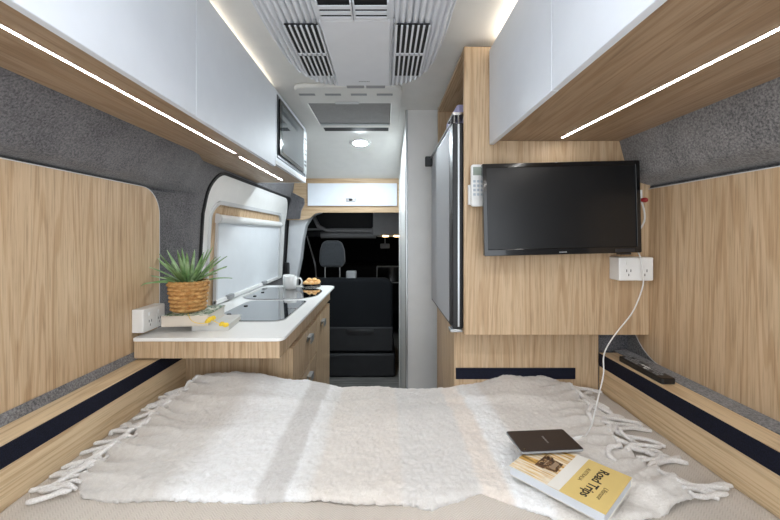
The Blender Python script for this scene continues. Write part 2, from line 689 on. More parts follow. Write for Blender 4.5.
def blanket_pt(u, v):
    # u across, v from front to back
    x = lerp(-0.68, 0.68, u)
    y0 = front_y(x)
    y = lerp(y0, 1.425, v)
    xl, xr = side_l(y), side_r(y)
    x2 = lerp(xl, xr, u)
    z = blanket_z(x2, y)
    # rolled front edge
    e = (y - y0) / 0.03
    if e < 1:
        z -= 0.016 * (1 - math.sqrt(max(0, 1 - (1 - e) ** 2)))
    if y > 1.40:
        z -= (y - 1.40) * 1.6
    z += 0.0022 * noise.noise(Vector((x2 * 45, y * 45, 0))) + 0.0024 * noise.noise(Vector((x2 * 110, y * 110, 7)))
    w_ = 0.0035 * noise.noise(Vector((x2 * 70, 3, 0))) + 0.003 * noise.noise(Vector((x2 * 160, 9, 0)))
    y += w_ * max(0, 1 - (y - y0) / 0.02)
    return (x2, y, z)


def mohair():
    m = mat('brushed_wool', (212, 206, 200), 0.95, spec=0.08, sheen=0.6)
    tc = N(m, 'ShaderNodeTexCoord')
    sep = N(m, 'ShaderNodeSeparateXYZ')
    L(m, tc.outputs['Object'], sep.inputs[0])
    wob = noise_tex(m, 22, detail=3)
    def m2(op, a, b, c=None):
        n = N(m, 'ShaderNodeMath', operation=op)
        for i, v in enumerate((a, b, c)):
            if v is None:
                continue
            if isinstance(v, (int, float)):
                n.inputs[i].default_value = v
            else:
                L(m, v, n.inputs[i])
        return n.outputs[0]
    fx = m2('MULTIPLY_ADD', m2('ADD', sep.outputs[0], m2('MULTIPLY', wob, 0.02)), 1 / 1.4, 0.5 - 0.008)
    W, G, B_, Pk, LG = (248, 248, 248), (216, 213, 210), (234, 227, 219), (240, 229, 219), (227, 223, 219)
    def at(x):
        return (x / 1.4) + 0.5
    st = [(at(-0.7), (218, 212, 205)), (at(-0.50), (221, 216, 210)), (at(-0.43), W), (at(-0.285), W), (at(-0.27), G),
          (at(-0.215), G), (at(-0.205), W), (at(-0.17), (240, 238, 235)), (at(-0.15), B_), (at(0.03), (232, 224, 216)), (at(0.045), LG),
          (at(0.20), LG), (at(0.215), Pk), (at(0.26), Pk), (at(0.275), W), (at(0.33), W), (at(0.35), (234, 229, 223)), (at(0.7), (230, 225, 219))]
    r = N(m, 'ShaderNodeValToRGB')
    e = r.color_ramp.elements
    while len(e) < len(st):
        e.new(0.5)
    for i, (p, c) in enumerate(st):
        e[i].position = p
        e[i].color = (*lin(c), 1)
    L(m, fx, r.inputs[0])
    fy = m2('ADD', sep.outputs[1], m2('MULTIPLY', wob, 0.02))
    # cross stripe
    ry = ramp(m, m2('SUBTRACT', fy, 0.2), [(0.0, (255, 255, 255)), (0.20, (255, 255, 255)), (0.225, (238, 228, 220)), (0.31, (240, 232, 226)), (0.335, (255, 255, 255)), (0.60, (255, 255, 255))])
    c = mixc(m, 0.8, r.outputs[0], ry.outputs[0], 'MULTIPLY')
    mot = noise_tex(m, (45, 90, 45), detail=3, rough=0.65)
    c = mixc(m, 0.5, c, ramp(m, mot, [(0.3, (226, 222, 218)), (0.65, (255, 255, 255))]).outputs[0], 'MULTIPLY')
    fz = noise_tex(m, 260, detail=4, rough=0.7)
    c2 = mixc(m, 0.35, c, ramp(m, fz, [(0.3, (214, 210, 206)), (0.7, (255, 255, 254))]).outputs[0], 'MULTIPLY')
    L(m, c2, m.node_tree.nodes['Principled BSDF'].inputs['Base Color'])
    bump(m, fz, 0.8, 0.004)
    return m


M['mohair'] = mohair()


def fringe_mat():
    m = mat('wool_yarn', (220, 214, 207), 0.95, spec=0.08, sheen=0.5)
    fz = noise_tex(m, 300, detail=3)
    L(m, ramp(m, fz, [(0.3, (216, 211, 206)), (0.7, (242, 239, 236))]).outputs[0], m.node_tree.nodes['Principled BSDF'].inputs['Base Color'])
    bump(m, fz, 0.7, 0.003)
    return m


M['yarn'] = fringe_mat()
t = root('throw_blanket', 'cream and grey checked fluffy throw with fringes spread over the bed', 'blanket', (0, 1.1, 0.74))
bm, g = grid(blanket_pt, 420, 210)
o = obj('woven_cloth', bm, 'mohair', t, smooth='all')
sm = o.modifiers.new('thickness', 'SOLIDIFY')
sm.thickness = 0.009
sm.offset = -1


def tassel(y, sd, length, ang, curl, r0):
    e = side_l(y) if sd < 0 else side_r(y)
    x = e - sd * 0.012
    pts = []
    d = Vector((sd * math.cos(ang), math.sin(ang), 0))
    p = Vector((x, y, 0))
    n = 9
    for k in range(n):
        f = k / (n - 1)
        inside = (p.x * sd) < (e * sd)
        z = blanket_z(p.x, p.y) + 0.001 if inside else bed_z(p.x, p.y) + r0 * 0.9 + 0.010 * math.exp(-((p.x - e) / 0.02) ** 2)
        p.z = z + 0.004 * math.sin(PI * f) + (0.006 if abs(curl) > 14 else 0) * math.sin(PI * f)
        if abs(p.x) > 0.795:
            p.x = math.copysign(0.795, p.x)
        pts.append(p.copy())
        a = curl * length / n * (1 if f < 0.6 else -1.4)
        d = Matrix.Rotation(a, 3, 'Z') @ d
        p = p + d * length / (n - 1)
    bm = bmesh.new()
    rr = [r0 * q for q in (0.6, 0.9, 1, 0.95, 0.9, 0.95, 1.0, 1.05, 0.7)]
    sp = smooth_path(pts, 3)
    rs = [interp(i / (len(sp) - 1) * 8, list(enumerate(rr))) for i in range(len(sp))]
    add_tube(bm, sp, rs, 8)
    return bm


for sd, nT in ((-1, 29), (1, 30)):
    for k in range(nT):
        y = lerp(0.80 if sd < 0 else 0.785, 1.385, (k + R.uniform(-0.25, 0.25)) / (nT - 1))
        ang = R.gauss(-0.45 if sd < 0 else -0.35, 0.3 if sd < 0 else 0.55)
        ang = lerp(0.15, ang, sstep((y - 0.80) / 0.14))
        obj('tassel', tassel(max(0.785, y), sd, R.uniform(0.085, 0.125) if sd < 0 else R.uniform(0.09, 0.15), ang, R.gauss(0, 8 if sd < 0 else 14), R.uniform(0.0052, 0.0068)), 'yarn', t, smooth='all')

# ------------------------------------------------------------------ worktop unit on the left
TOPZ = 0.938
t = root('worktop', 'white worktop with an oak edge running beside the window', 'worktop', (-0.62, 2.0, TOPZ - 0.02))
obj('slab', prism(rrect(-0.886, -0.357, 1.30, 2.66, (0.03, 0.06, 0.002, 0.002), 8), 'z', TOPZ - 0.013, TOPZ), 'counter', t, bevel=0.003)
bm = prism([(-0.886, 1.306), (-0.372, 1.306), (-0.372, 2.50), (-0.39, 2.50), (-0.39, 1.324), (-0.886, 1.324)], 'z', 0.864, TOPZ - 0.013)
obj('fascia', bm, 'oak_v', t, bevel=0.001)

t = root('kitchen_unit', 'oak kitchen unit with drawers and chrome pulls under the worktop', 'cabinet', (-0.62, 2.0, 0))
bm = bmesh.new()
add_box(bm, -0.885, -0.392, 1.50, 2.495, 0.0, 0.863)
obj('carcass', bm, 'oak_v', t)


def pull(y, z, parent):
    bm = bmesh.new()
    add_box(bm, -0.372, -0.352, y - 0.036, y + 0.036, z + 0.009, z + 0.013)
    add_box(bm, -0.356, -0.352, y - 0.036, y + 0.036, z - 0.020, z + 0.013)
    add_box(bm, -0.373, -0.370, y - 0.036, y + 0.036, z - 0.012, z + 0.013)
    obj('pull', bm, 'alu', parent, bevel=0.001)


for kind, ya, yb, za, zb, hy, hz in (('drawer', 1.503, 2.016, 0.667, 0.84, 1.80, 0.800), ('drawer', 1.503, 2.016, 0.40, 0.661, 1.80, 0.612), ('drawer', 1.502, 2.018, 0.10, 0.395, 1.80, 0.35), ('door', 2.022, 2.493, 0.10, 0.84, 2.18, 0.788)):
    d = obj(kind, bx(-0.392, -0.374, ya, yb, za, zb), 'oak_v', t, bevel=0.001)
    pull(hy, hz, d)

# sink with smoked glass lid
t = root('sink_lid', 'smoked glass lid closed over the sink at the near end of the worktop', 'sink lid', (-0.585, 1.78, TOPZ))
lp = rrect(-0.735, -0.43, 1.545, 2.02, (0.05, 0.03, 0.05, 0.08), 8)
lo = rrect(-0.741, -0.424, 1.539, 2.026, (0.056, 0.036, 0.056, 0.086), 8)
obj('rim', ring(lo, lp, 'z', TOPZ, TOPZ + 0.004), 'chrome', t)
obj('glass', prism(lp, 'z', TOPZ + 0.0005, TOPZ + 0.005), 'glass_smoke', t)
for (x, y) in ((-0.70, 1.66), (-0.70, 1.86)):
    obj('hinge', lathe([(0, 0.009), (0.009, 0.009), (0.010, 0.005), (0.010, 0.004)], (x, y, TOPZ), 16), 'black', t)
obj('catch', bx(-0.475, -0.435, 1.80, 1.806, TOPZ + 0.005, TOPZ + 0.007), 'chrome', t)
t = root('hob', 'black glass hob with curved ends at the far end of the worktop', 'hob', (-0.62, 2.29, TOPZ))
hp = rrect(-0.825, -0.405, 2.065, 2.53, (0.17, 0.20, 0.06, 0.12), 10)
obj('rim', ring(rrect(-0.831, -0.399, 2.059, 2.536, (0.176, 0.206, 0.066, 0.126), 10), hp, 'z', TOPZ, TOPZ + 0.004), 'chrome', t)
obj('glass', prism(hp, 'z', TOPZ + 0.0005, TOPZ + 0.005), 'glass_black', t)
for (x, y) in ((-0.76, 2.16), (-0.76, 2.30)):
    obj('hinge', lathe([(0, 0.009), (0.009, 0.009), (0.010, 0.004)], (x, y, TOPZ), 16), 'black', t)

# mugs
def mug(x, y, z, a, label):
    t = root('mug', label, 'mug', (x, y, z), 'white mugs')
    obj('cup', lathe([(0, 0.0), (0.033, 0), (0.037, 0.004), (0.041, 0.03), (0.042, 0.083), (0.0405, 0.085), (0.039, 0.083), (0.037, 0.03), (0.03, 0.008), (0, 0.007)], (x, y, z), 32), 'ceramic', t, smooth='all')
    bm = bmesh.new()
    pts = [Vector((0.038, 0, 0.068)), Vector((0.06, 0, 0.072)), Vector((0.072, 0, 0.055)), Vector((0.070, 0, 0.033)), Vector((0.055, 0, 0.018)), Vector((0.037, 0, 0.02))]
    mt = Matrix.Translation((x, y, z)) @ Matrix.Rotation(a, 4, 'Z')
    add_tube(bm, [mt @ p for p in smooth_path(pts, 5)], 0.0055, 8)
    obj('handle', bm, 'ceramic', t, smooth='all')


mug(-0.622, 2.44, TOPZ + 0.005, 0.05, 'front white mug standing on the hob, handle to the right')
mug(-0.668, 2.572, TOPZ, 2.2, 'white mug half hidden behind the other mug on the worktop')


def roll_mat():
    m = mat('baked_crust', (205, 150, 84), 0.6)
    n = noise_tex(m, 40, detail=3)
    L(m, ramp(m, n, [(0.3, (214, 152, 84)), (0.7, (244, 208, 150))]).outputs[0], m.node_tree.nodes['Principled BSDF'].inputs['Base Color'])
    return m


M['crust'] = roll_mat()
cx, cy = -0.512, 2.585
tag(obj('glass_bowl', lathe([(0, 0), (0.058, 0), (0.065, 0.007), (0.069, 0.024), (0.067, 0.025), (0.063, 0.008), (0.056, 0.004), (0, 0.004)], (cx, cy, TOPZ), 32), mat('clear_glass', (255, 250, 240), 0.05, trans=1.0), None, smooth='all'), 'shallow clear bowl of bread rolls at the far end of the worktop', 'bowl')
spots = [(-0.034, -0.03, 0.028, 'at the left of the bowl, nearest the mugs'), (0.004, -0.036, 0.028, 'in the middle of the bowl front'), (0.038, -0.022, 0.028, 'at the right front of the bowl'), (-0.03, 0.02, 0.032, 'at the back left of the bowl'), (0.01, 0.03, 0.032, 'at the back middle of the bowl'), (0.037, 0.018, 0.034, 'at the back right of the bowl'), (-0.015, 0.0, 0.046, 'on top of the pile, left'), (0.02, -0.004, 0.047, 'on top of the pile, right')]
for i, (dx, dy, dz, where) in enumerate(spots):
    bm = bmesh.new()
    bmesh.ops.create_icosphere(bm, subdivisions=3, radius=0.021)
    for v in bm.verts:
        v.co *= 1 + 0.09 * noise.noise(v.co * 60 + Vector((i, 0, 0)))
        v.co.z *= 0.8
        v.co += Vector((cx + dx, cy + dy, TOPZ + dz))
    o = obj('bread_roll', bm, 'crust', None, smooth='all')
    tag(o, 'small golden bread roll ' + where, 'bread roll', 'rolls in the bowl')

# double sockets
def socket(name, box_bm, place, label):
    """place maps (u, v) on the front face to a van point, u to the right seen from the front"""
    o, ux, n = place
    t = root('power_outlet', label, 'power outlet', o)
    obj('housing', box_bm, 'white_plastic', t, bevel=0.004, seg=3)
    up = Vector((0, 0, 1))
    def q(u, v, du, dv, d, name, m):
        bm = bmesh.new()
        vs = []
        for k in (0, d):
            for a, b in ((-du, -dv), (du, -dv), (du, dv), (-du, dv)):
                vs.append(bm.verts.new(o + ux * (u + a) + up * (v + b) + n * k))
        for f in ((3, 2, 1, 0), (4, 5, 6, 7), (0, 1, 5, 4), (1, 2, 6, 5), (2, 3, 7, 6), (3, 0, 4, 7)):
            bm.faces.new([vs[i] for i in f])
        return obj(name, bm, m, t)
    for u in (-0.027, 0.027):
        q(u, 0.02, 0.008, 0.006, 0.003, 'switch', 'white_plastic')
        s = q(u, -0.008, 0.017, 0.017, 0.0008, 'socket_face', 'white_plastic')
        for (a, b, c, d) in ((-0.007, 0.0, 0.0012, 0.0045), (0.007, 0.0, 0.0012, 0.0045), (0, -0.014, 0.0012, 0.004)):
            q(u + a, -0.006 + b, c, d, 0.0014, 'pin_slot', 'black')


socket('right', bx(0.787, 0.903, 1.243, 1.30, 1.146, 1.225), (Vector((0.845, 1.2425, 1.186)), Vector((1, 0, 0)), Vector((0, -1, 0))), 'white double power outlet under the right corner of the television')
socket('left', bx(-0.8945, -0.853, 1.305, 1.435, 0.953, 1.036), (Vector((-0.8525, 1.37, 0.995)), Vector((0, -1, 0)), Vector((1, 0, 0))), 'white double power outlet on the near end of the worktop beside the books')

# books under the plant
def book(name, x0, x1, y0, y1, z0, z1, rot, label, cover, group=None):
    c = Vector(((x0 + x1) / 2, (y0 + y1) / 2, z0))
    t = root(name, label, 'book', c, group)
    mt = Matrix.Translation(c) @ Matrix.Rotation(rot, 4, 'Z') @ Matrix.Translation(-c)
    k = 0.003
    obj('pages', bx(x0 + 0.002, x1 - 0.004, y0 + 0.003, y1 - 0.004, z0 + k, z1 - k, mtx=mt), 'paper', t)
    bm = bmesh.new()
    add_box(bm, x0, x1, y0, y1, z0, z0 + k, mtx=mt)
    add_box(bm, x0, x1, y0, y1, z1 - k, z1, mtx=mt)
    add_box(bm, x0, x1, y0, y0 + k, z0 + k, z1 - k, mtx=mt)
    obj('cover', bm, cover, t, bevel=0.001)
    return t, mt


M['cover_cream'] = plastic('cream_cover', (214, 204, 190), 0.6)
M['cover_grey'] = plastic('grey_white_cover', (212, 211, 208), 0.6)


def green_cover():
    m = mat('printed_green_cover', (120, 150, 120), 0.5)
    n = noise_tex(m, 45, detail=2)
    L(m, ramp(m, n, [(0.40, (232, 232, 224)), (0.47, (120, 150, 120)), (0.6, (60, 90, 70)), (0.66, (230, 230, 222))]).outputs[0], m.node_tree.nodes['Principled BSDF'].inputs['Base Color'])
    return m


M['cover_green'] = green_cover()
t, mt = book('hardback_book', -0.735, -0.60, 1.395, 1.57, TOPZ, TOPZ + 0.024, 0.10, 'white book lying flat on the worktop, lower of the two under the plant', 'cover_grey')
t, mt = book('hardback_book', -0.83, -0.665, 1.362, 1.56, TOPZ + 0.0245, TOPZ + 0.064, 0.10, 'thick cream book directly under the basket of the plant', 'cover_cream')
obj('dust_jacket', bx(-0.828, -0.667, 1.364, 1.558, TOPZ + 0.064, TOPZ + 0.0648, mtx=mt), 'cover_green', t, label='white and green printed front cover')
# yellow flowers on a wire laid over the books
t = root('yellow_flower_sprig', 'sprig of small yellow flowers hanging over the two stacked books', 'flower', (-0.66, 1.38, TOPZ + 0.03))
bm = bmesh.new()
add_tube(bm, smooth_path([P(188, 314, 1.37), P(191, 320, 1.35), P(197, 323, 1.35), P(205, 323, 1.355), P(211, 320, 1.36), P(218, 323, 1.365), P(224, 324, 1.37)], 5), 0.0012, 6)
obj('stem', bm, 'yellow', t)
for (px, py, yy) in ((210, 319, 1.36), (213, 318, 1.37), (222, 324, 1.365), (226, 325, 1.37), (208, 321, 1.355)):
    bm = bmesh.new()
    c = P(px, py, yy)
    for k in range(7):
        a = k * 2.4
        bmesh.ops.create_icosphere(bm, subdivisions=2, radius=0.006, matrix=Matrix.Translation(c + Vector((0.005 * math.cos(a), 0.004 * math.sin(a), 0.004 * math.sin(a * 1.7)))))
    obj('bloom', bm, 'yellow', t, smooth='all')

# potted plant
def wicker():
    m = mat('wicker', (196, 146, 84), 0.6)
    n = noise_tex(m, 60, detail=3)
    L(m, ramp(m, n, [(0.3, (176, 122, 62)), (0.7, (220, 176, 114))]).outputs[0], m.node_tree.nodes['Principled BSDF'].inputs['Base Color'])
    return m


M['wicker'] = wicker()


def leaf_mat():
    m = mat('succulent_leaf', (96, 132, 82), 0.5)
    n = noise_tex(m, 18, detail=3)
    L(m, ramp(m, n, [(0.3, (96, 136, 76)), (0.5, (134, 168, 112)), (0.7, (178, 202, 158))]).outputs[0], m.node_tree.nodes['Principled BSDF'].inputs['Base Color'])
    return m


M['leaf'] = leaf_mat()
pc = Vector((-0.772, 1.455, TOPZ + 0.0652))
t = root('potted_plant', 'spiky green plant in a woven wicker basket standing on two books', 'potted plant', pc)
bm = bmesh.new()
add_lathe(bm, [(0, 0), (0.050, 0), (0.0515, 0.004), (0.066, 0.10), (0.066, 0.108), (0.060, 0.108), (0.055, 0.09), (0, 0.09)], pc, 40)
rows = 7
ns = 12
for r_ in range(rows):
    z = 0.010 + r_ * 0.0158
    rad = lerp(0.0525, 0.0665, z / 0.115)
    pts = []
    for k in range(ns * 2 * 3 + 1):
        a = 2 * PI * k / (ns * 2 * 3)
        ph = math.cos(a * ns + (PI if r_ % 2 else 0))
        rr = rad + 0.0060 * ph
        pts.append(pc + Vector((rr * math.cos(a), rr * math.sin(a), z)))
    add_tube(bm, pts, 0.0068, 8, cap=False)
obj('basket', bm, 'wicker', t, smooth='all')
bm = bmesh.new()
pts = [pc + Vector((0.067 * math.cos(2 * PI * k / 80), 0.067 * math.sin(2 * PI * k / 80), 0.113 + 0.0016 * math.sin(k * 2))) for k in range(81)]
add_tube(bm, pts, 0.0065, 8, cap=False)
obj('basket_rim', bm, 'wicker', t, smooth='all')
obj('soil', lathe([(0, 0.098), (0.058, 0.096)], pc, 24), mat('dark_moss', (52, 58, 34), 0.95), t)


def blade(a, el, length, width, droop):
    bm = bmesh.new()
    n = 10
    base = pc + Vector((0.012 * math.cos(a), 0.012 * math.sin(a), 0.10))
    d = Vector((math.cos(a) * math.cos(el), math.sin(a) * math.cos(el), math.sin(el)))
    side = Vector((-math.sin(a), math.cos(a), 0))
    p = base.copy()
    rows = []
    for k in range(n + 1):
        f = k / n
        wd = width * (0.55 + 1.1 * f) * (1 - f) ** 0.75 if f > 0 else width * 0.55
        nrm = side.cross(d).normalized()
        rows.append((bm.verts.new(p - side * wd + nrm * wd * 0.45), bm.verts.new(p - nrm * 0.0015), bm.verts.new(p + side * wd + nrm * wd * 0.45), bm.verts.new(p + nrm * 0.0014)))
        p = p + d * length / n
        d = (d + Vector((0, 0, -droop / n))).normalized()
    for x, y in zip(rows, rows[1:]):
        for k in range(4):
            bm.faces.new((x[k], x[(k + 1) % 4], y[(k + 1) % 4], y[k]))
    for v in bm.verts:
        if v.co.x < -0.888:
            v.co.x = -0.888
    return bm


RL = random.Random(3)
nb = 34
for k in range(nb):
    a = k * 2.39996
    f = k / nb
    el = lerp(1.2, 0.36, f) + RL.uniform(-0.08, 0.08)
    ln = lerp(0.155, 0.165, f) * RL.uniform(0.88, 1.1)
    obj('leaf', blade(a, el, ln, RL.uniform(0.011, 0.0138), lerp(0.1, 0.75, f)), 'leaf', t, smooth='all')

# ------------------------------------------------------------------ sliding door window on the left
def wmap(bm, off=0.0):
    for v in bm.verts:
        v.co.x = left_x(v.co.y, v.co.z) + off + v.co.x
    return bm


def dens(pts, step=0.03):
    out = []
    n = len(pts)
    for i in range(n):
        a, b = Vector(pts[i]), Vector(pts[(i + 1) % n])
        k = max(1, int((b - a).length / step))
        for j in range(k):
            out.append(tuple(a.lerp(b, j / k)))
    return out


def match_ring(o_, i_, d0, d1, off):
    # o_ and i_ are lists of equal length (before subdividing along straight runs)
    n = len(o_)
    O, I = [], []
    for k in range(n):
        a, b = Vector(o_[k]), Vector(o_[(k + 1) % n])
        c, d = Vector(i_[k]), Vector(i_[(k + 1) % n])
        s = max(1, int((b - a).length / 0.03))
        for j in range(s):
            O.append(tuple(a.lerp(b, j / s)))
            I.append(tuple(c.lerp(d, j / s)))
    bm = ring(O, I, 'x', d0, d1)
    return wmap(bm, off)


win = bpy.data.objects.new('window_1', None)
COL.objects.link(win)
win.location = (-0.87, 2.45, 0.94)
win['kind'] = 'structure'
win['label'] = 'sliding door window with white moulded surround on the left wall'
win['category'] = 'window'
rA = rrect(1.735, 3.30, 0.935, 1.618, (0.05, 0.17, 0.15, 0.03), 10)
rB = rrect(1.750, 3.165, 0.937, 1.602, (0.05, 0.155, 0.135, 0.03), 10)
rC = rrect(1.800, 3.035, 0.939, 1.475, (0.03, 0.11, 0.10, 0.02), 10)
rD = rrect(1.812, 3.025, 0.940, 1.455, (0.03, 0.10, 0.09, 0.02), 10)
obj('rubber_seal', match_ring(rA, rB, -0.004, 0.009, 0.0), 'seal', win, smooth=True)
obj('window_frame', match_ring(rB, rC, -0.004, 0.007, 0.0), 'white_plastic', win, smooth=True)
obj('inner_lip', match_ring(rC, rD, -0.002, 0.016, 0.0), 'white_edge', win, smooth=True)
bm = bmesh.new()
nY, nZ = 24, 14
vv = [[bm.verts.new((0.0015, lerp(1.80, 3.03, i / nY), lerp(0.94, 1.47, j / nZ))) for j in range(nZ + 1)] for i in range(nY + 1)]
for i in range(nY):
    for j in range(nZ):
        bm.faces.new((vv[i][j], vv[i + 1][j], vv[i + 1][j + 1], vv[i][j + 1]))
obj('backing_panel', wmap(bm), 'oak_v', win, smooth=True)

obj('lock_cover', bx(-0.925, -0.835, 3.20, 3.27, 0.90, 1.06), 'black', win, bevel=0.01, label='black lock cover at the far edge')
t = root('roller_blind', 'white roller blind pulled down over the left window', 'blind', (-0.86, 2.43, 0.945))
bm = bmesh.new()
BX = -0.853
add_tube(bm, [(BX, 1.885, 1.385), (BX, 3.00, 1.385)], 0.022, 16)
obj('cassette', bm, 'white_plastic', t, smooth=True)
for y in (1.875, 3.0):
    bm = bmesh.new()
    add_tube(bm, [(BX, y, 1.385), (BX, y + 0.012, 1.385)], 0.025, 16)
    obj('end_cap', bm, 'white_edge', t, smooth=True)
obj('screen', prism([(-0.862, 1.38), (-0.859, 1.38), (-0.870, 0.96), (-0.873, 0.96)], 'y', 1.90, 2.995), plastic('blind_fabric', (222, 226, 230), 0.6, 3), t)
for (a, b) in ((1.885, 1.903), (2.99, 3.008)):
    obj('side_rail', prism([(-0.866, 1.38), (-0.851, 1.38), (-0.862, 0.945), (-0.879, 0.945)], 'y', a, b), 'white_edge', t)
obj('bottom_bar', bx(-0.879, -0.856, 1.885, 3.008, 0.944, 0.966), 'white_plastic', t, bevel=0.004)
for y in (2.04, 2.62):
    obj('latch', bx(-0.866, -0.842, y - 0.035, y + 0.035, 0.950, 0.974), 'grey_plastic', t, bevel=0.006, seg=3)

# ------------------------------------------------------------------ overhead cabinets on the left
LZ0, LZ1, LX = 1.630, 1.970, -0.502
t = root('overhead_cabinet', 'white-doored overhead cabinet with oak underside along the left wall', 'cabinet', (-0.64, 0.7, LZ0))
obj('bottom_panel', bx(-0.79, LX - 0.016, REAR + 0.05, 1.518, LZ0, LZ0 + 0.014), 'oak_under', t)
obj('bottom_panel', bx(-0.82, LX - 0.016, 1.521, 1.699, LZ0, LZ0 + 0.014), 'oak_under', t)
obj('body', bx(-0.76, LX - 0.017, REAR + 0.05, 1.698, LZ0 + 0.014, LZ1), 'white_edge', t)
for (a, b) in ((REAR + 0.05, 0.24), (0.243, 0.983), (0.986, 1.698)):
    obj('door', bx(LX - 0.016, LX, a, b, LZ0 - 0.015, LZ1), 'white_door', t, bevel=0.0015)
for (a, b) in ((0.60, 0.675), (1.25, 1.30)):
    obj('finger_pull', bx(LX - 0.026, LX - 0.0165, a, b, LZ0 - 0.0015, LZ0 + 0.002), 'seal', t, label='black slot under the door edge')
def strip_light(p0, p1, z, label, w=0.0030):
    a, b = Vector((*p0, z)), Vector((*p1, z))
    d = (b - a).normalized()
    s = Vector((d.y, -d.x, 0))
    t = root('strip_light', label, 'strip light', (a + b) / 2, 'under-cabinet strip lights')
    def slab(hw, za, zb, e=0):
        bm = bmesh.new()
        vs = []
        for zz in (za, zb):
            for q in (a - d * e - s * hw, b + d * e - s * hw, b + d * e + s * hw, a - d * e + s * hw):
                vs.append(bm.verts.new((q.x, q.y, zz)))
        for f in ((3, 2, 1, 0), (4, 5, 6, 7), (0, 1, 5, 4), (1, 2, 6, 5), (2, 3, 7, 6), (3, 0, 4, 7)):
            bm.faces.new([vs[i] for i in f])
        return bm
    obj('channel', slab(w + 0.0015, z - 0.0007, z, 0.002), 'white_edge', t)
    obj('diffuser', slab(w, z - 0.0010, z - 0.0008), 'strip', t)


strip_light((-0.605, REAR + 0.1), (-0.605, 1.49), LZ0, 'long white strip light under the left overhead cabinet')
strip_light((-0.613, 1.56), (-0.618, 2.22), LZ0, 'short white strip light under the microwave cabinet')

t = root('microwave_cabinet', 'white open cabinet around the microwave at the end of the left cupboards', 'cabinet', (-0.64, 2.08, LZ0))
bm = bmesh.new()
add_box(bm, -0.80, LX, 1.701, 1.717, LZ0 + 0.014, LZ1)
add_box(bm, -0.80, LX, 2.335, 2.349, LZ0, 1.955)
add_box(bm, -0.80, LX, 1.717, 2.335, LZ0 + 0.0145, LZ0 + 0.030)
add_box(bm, -0.80, LX, 1.717, 2.335, LZ1 - 0.014, LZ1)
obj('body', bm, 'white_door', t)
obj('bottom_panel', bx(-0.82, LX - 0.0165, 1.699, 2.335, LZ0, LZ0 + 0.014), 'oak_under', t)
obj('bottom_lip', bx(LX - 0.016, LX, 1.701, 2.349, LZ0 - 0.001, LZ0 + 0.0144), 'white_edge', t)
t = root('microwave', 'built-in microwave with dark glass door above the window', 'microwave', (-0.64, 2.08, LZ0 + 0.03))
MX = -0.500
bm = bx(-0.78, MX, 1.719, 2.333, LZ0 + 0.031, LZ1 - 0.015)
obj('case', bm, mat('microwave_frame', (108, 114, 120), 0.35, metal=0.3), t, bevel=0.003)
dm = obj('door', bx(MX, MX + 0.008, 1.738, 2.24, LZ0 + 0.048, LZ1 - 0.030), 'black_gloss', t, bevel=0.002)
obj('glass', bx(MX + 0.008, MX + 0.0092, 1.768, 2.22, LZ0 + 0.066, LZ1 - 0.048), mat('microwave_glass', (96, 106, 114), 0.06, coat=1), dm)
obj('control_strip', bx(MX, MX + 0.008, 2.242, 2.322, LZ0 + 0.048, LZ1 - 0.030), 'alu', t, bevel=0.002)
for k in range(9):
    z = LZ0 + 0.07 + k * 0.023
    obj('button', bx(MX + 0.008, MX + 0.0105, 2.262, 2.302, z, z + 0.011), 'black' if k % 3 else 'white_edge', t)

# cove lights lying on the cabinet tops
def cove(x0, x1, y0, y1, z, label):
    t = root('cove_light', label, 'strip light', ((x0 + x1) / 2, (y0 + y1) / 2, z), 'cove lights above the cabinets')
    obj('channel', bx(x0, x1, y0, y1, z, z + 0.003), 'white_edge', t)
    obj('diffuser', bx(x0 + 0.003, x1 - 0.003, y0, y1, z + 0.003, z + 0.005), 'cove', t)


cove(-0.56, -0.54, -0.3, 1.67, LZ1, 'warm cove light glowing on top of the left overhead cabinet')

# ------------------------------------------------------------------ overhead cabinets on the right
RZ0, RZ1, RX = 1.630, 1.945, 0.364
t = root('overhead_cabinet', 'white-doored overhead cabinet with oak underside along the right wall', 'cabinet', (0.6, 0.6, RZ0))
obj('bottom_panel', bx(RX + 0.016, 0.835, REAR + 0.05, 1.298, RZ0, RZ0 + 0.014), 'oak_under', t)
obj('body', bx(RX + 0.017, 0.80, REAR + 0.05, 1.298, RZ0 + 0.014, RZ1), 'white_edge', t)
for (a, b) in ((REAR + 0.05, 0.12), (0.123, 0.806), (0.809, 1.292)):
    obj('door', bx(RX, RX + 0.016, a, b, RZ0 - 0.015, RZ1), 'white_door', t, bevel=0.0015)
for (a, b) in ((0.515, 0.56), (1.06, 1.10)):
    obj('finger_pull', bx(RX + 0.0165, RX + 0.030, a, b, RZ0 - 0.0015, RZ0 + 0.002), 'seal', t, label='black slot under the door edge')
strip_light((0.672, REAR + 0.1), (0.600, 1.25), RZ0, 'long white strip light under the right overhead cabinet', 0.0036)
cove(0.40, 0.42, -0.3, 1.27, RZ1, 'warm cove light glowing on top of the right overhead cabinet')

# ------------------------------------------------------------------ tall fridge housing with the television
t = root('fridge_housing', 'tall oak housing that carries the television and encloses the fridge', 'cabinet', (0.6, 1.6, 0.95))
obj('front_panel', bx(0.278, 0.932, 1.30, 1.316, 0.949, 1.962), 'oak_v', t, bevel=0.001)
obj('bottom_panel', bx(0.28, 0.932, 1.316, 2.0, 0.949, 0.964), 'oak_y', t)
obj('rear_panel', bx(0.28, 0.80, 1.955, 1.972, 0.964, 1.975), 'oak_v', t)
obj('top_panel', bx(0.28, 0.79, 1.316, 1.955, 1.95, 1.965), 'oak_y', t)
obj('lower_side_panel', bx(0.262, 0.278, 1.42, 1.86, 0.0, 0.949), 'oak_v', t)
obj('lower_edge_post', bx(0.262, 0.2645, 1.402, 1.42, 0.0, 0.949), 'oak_v', t)

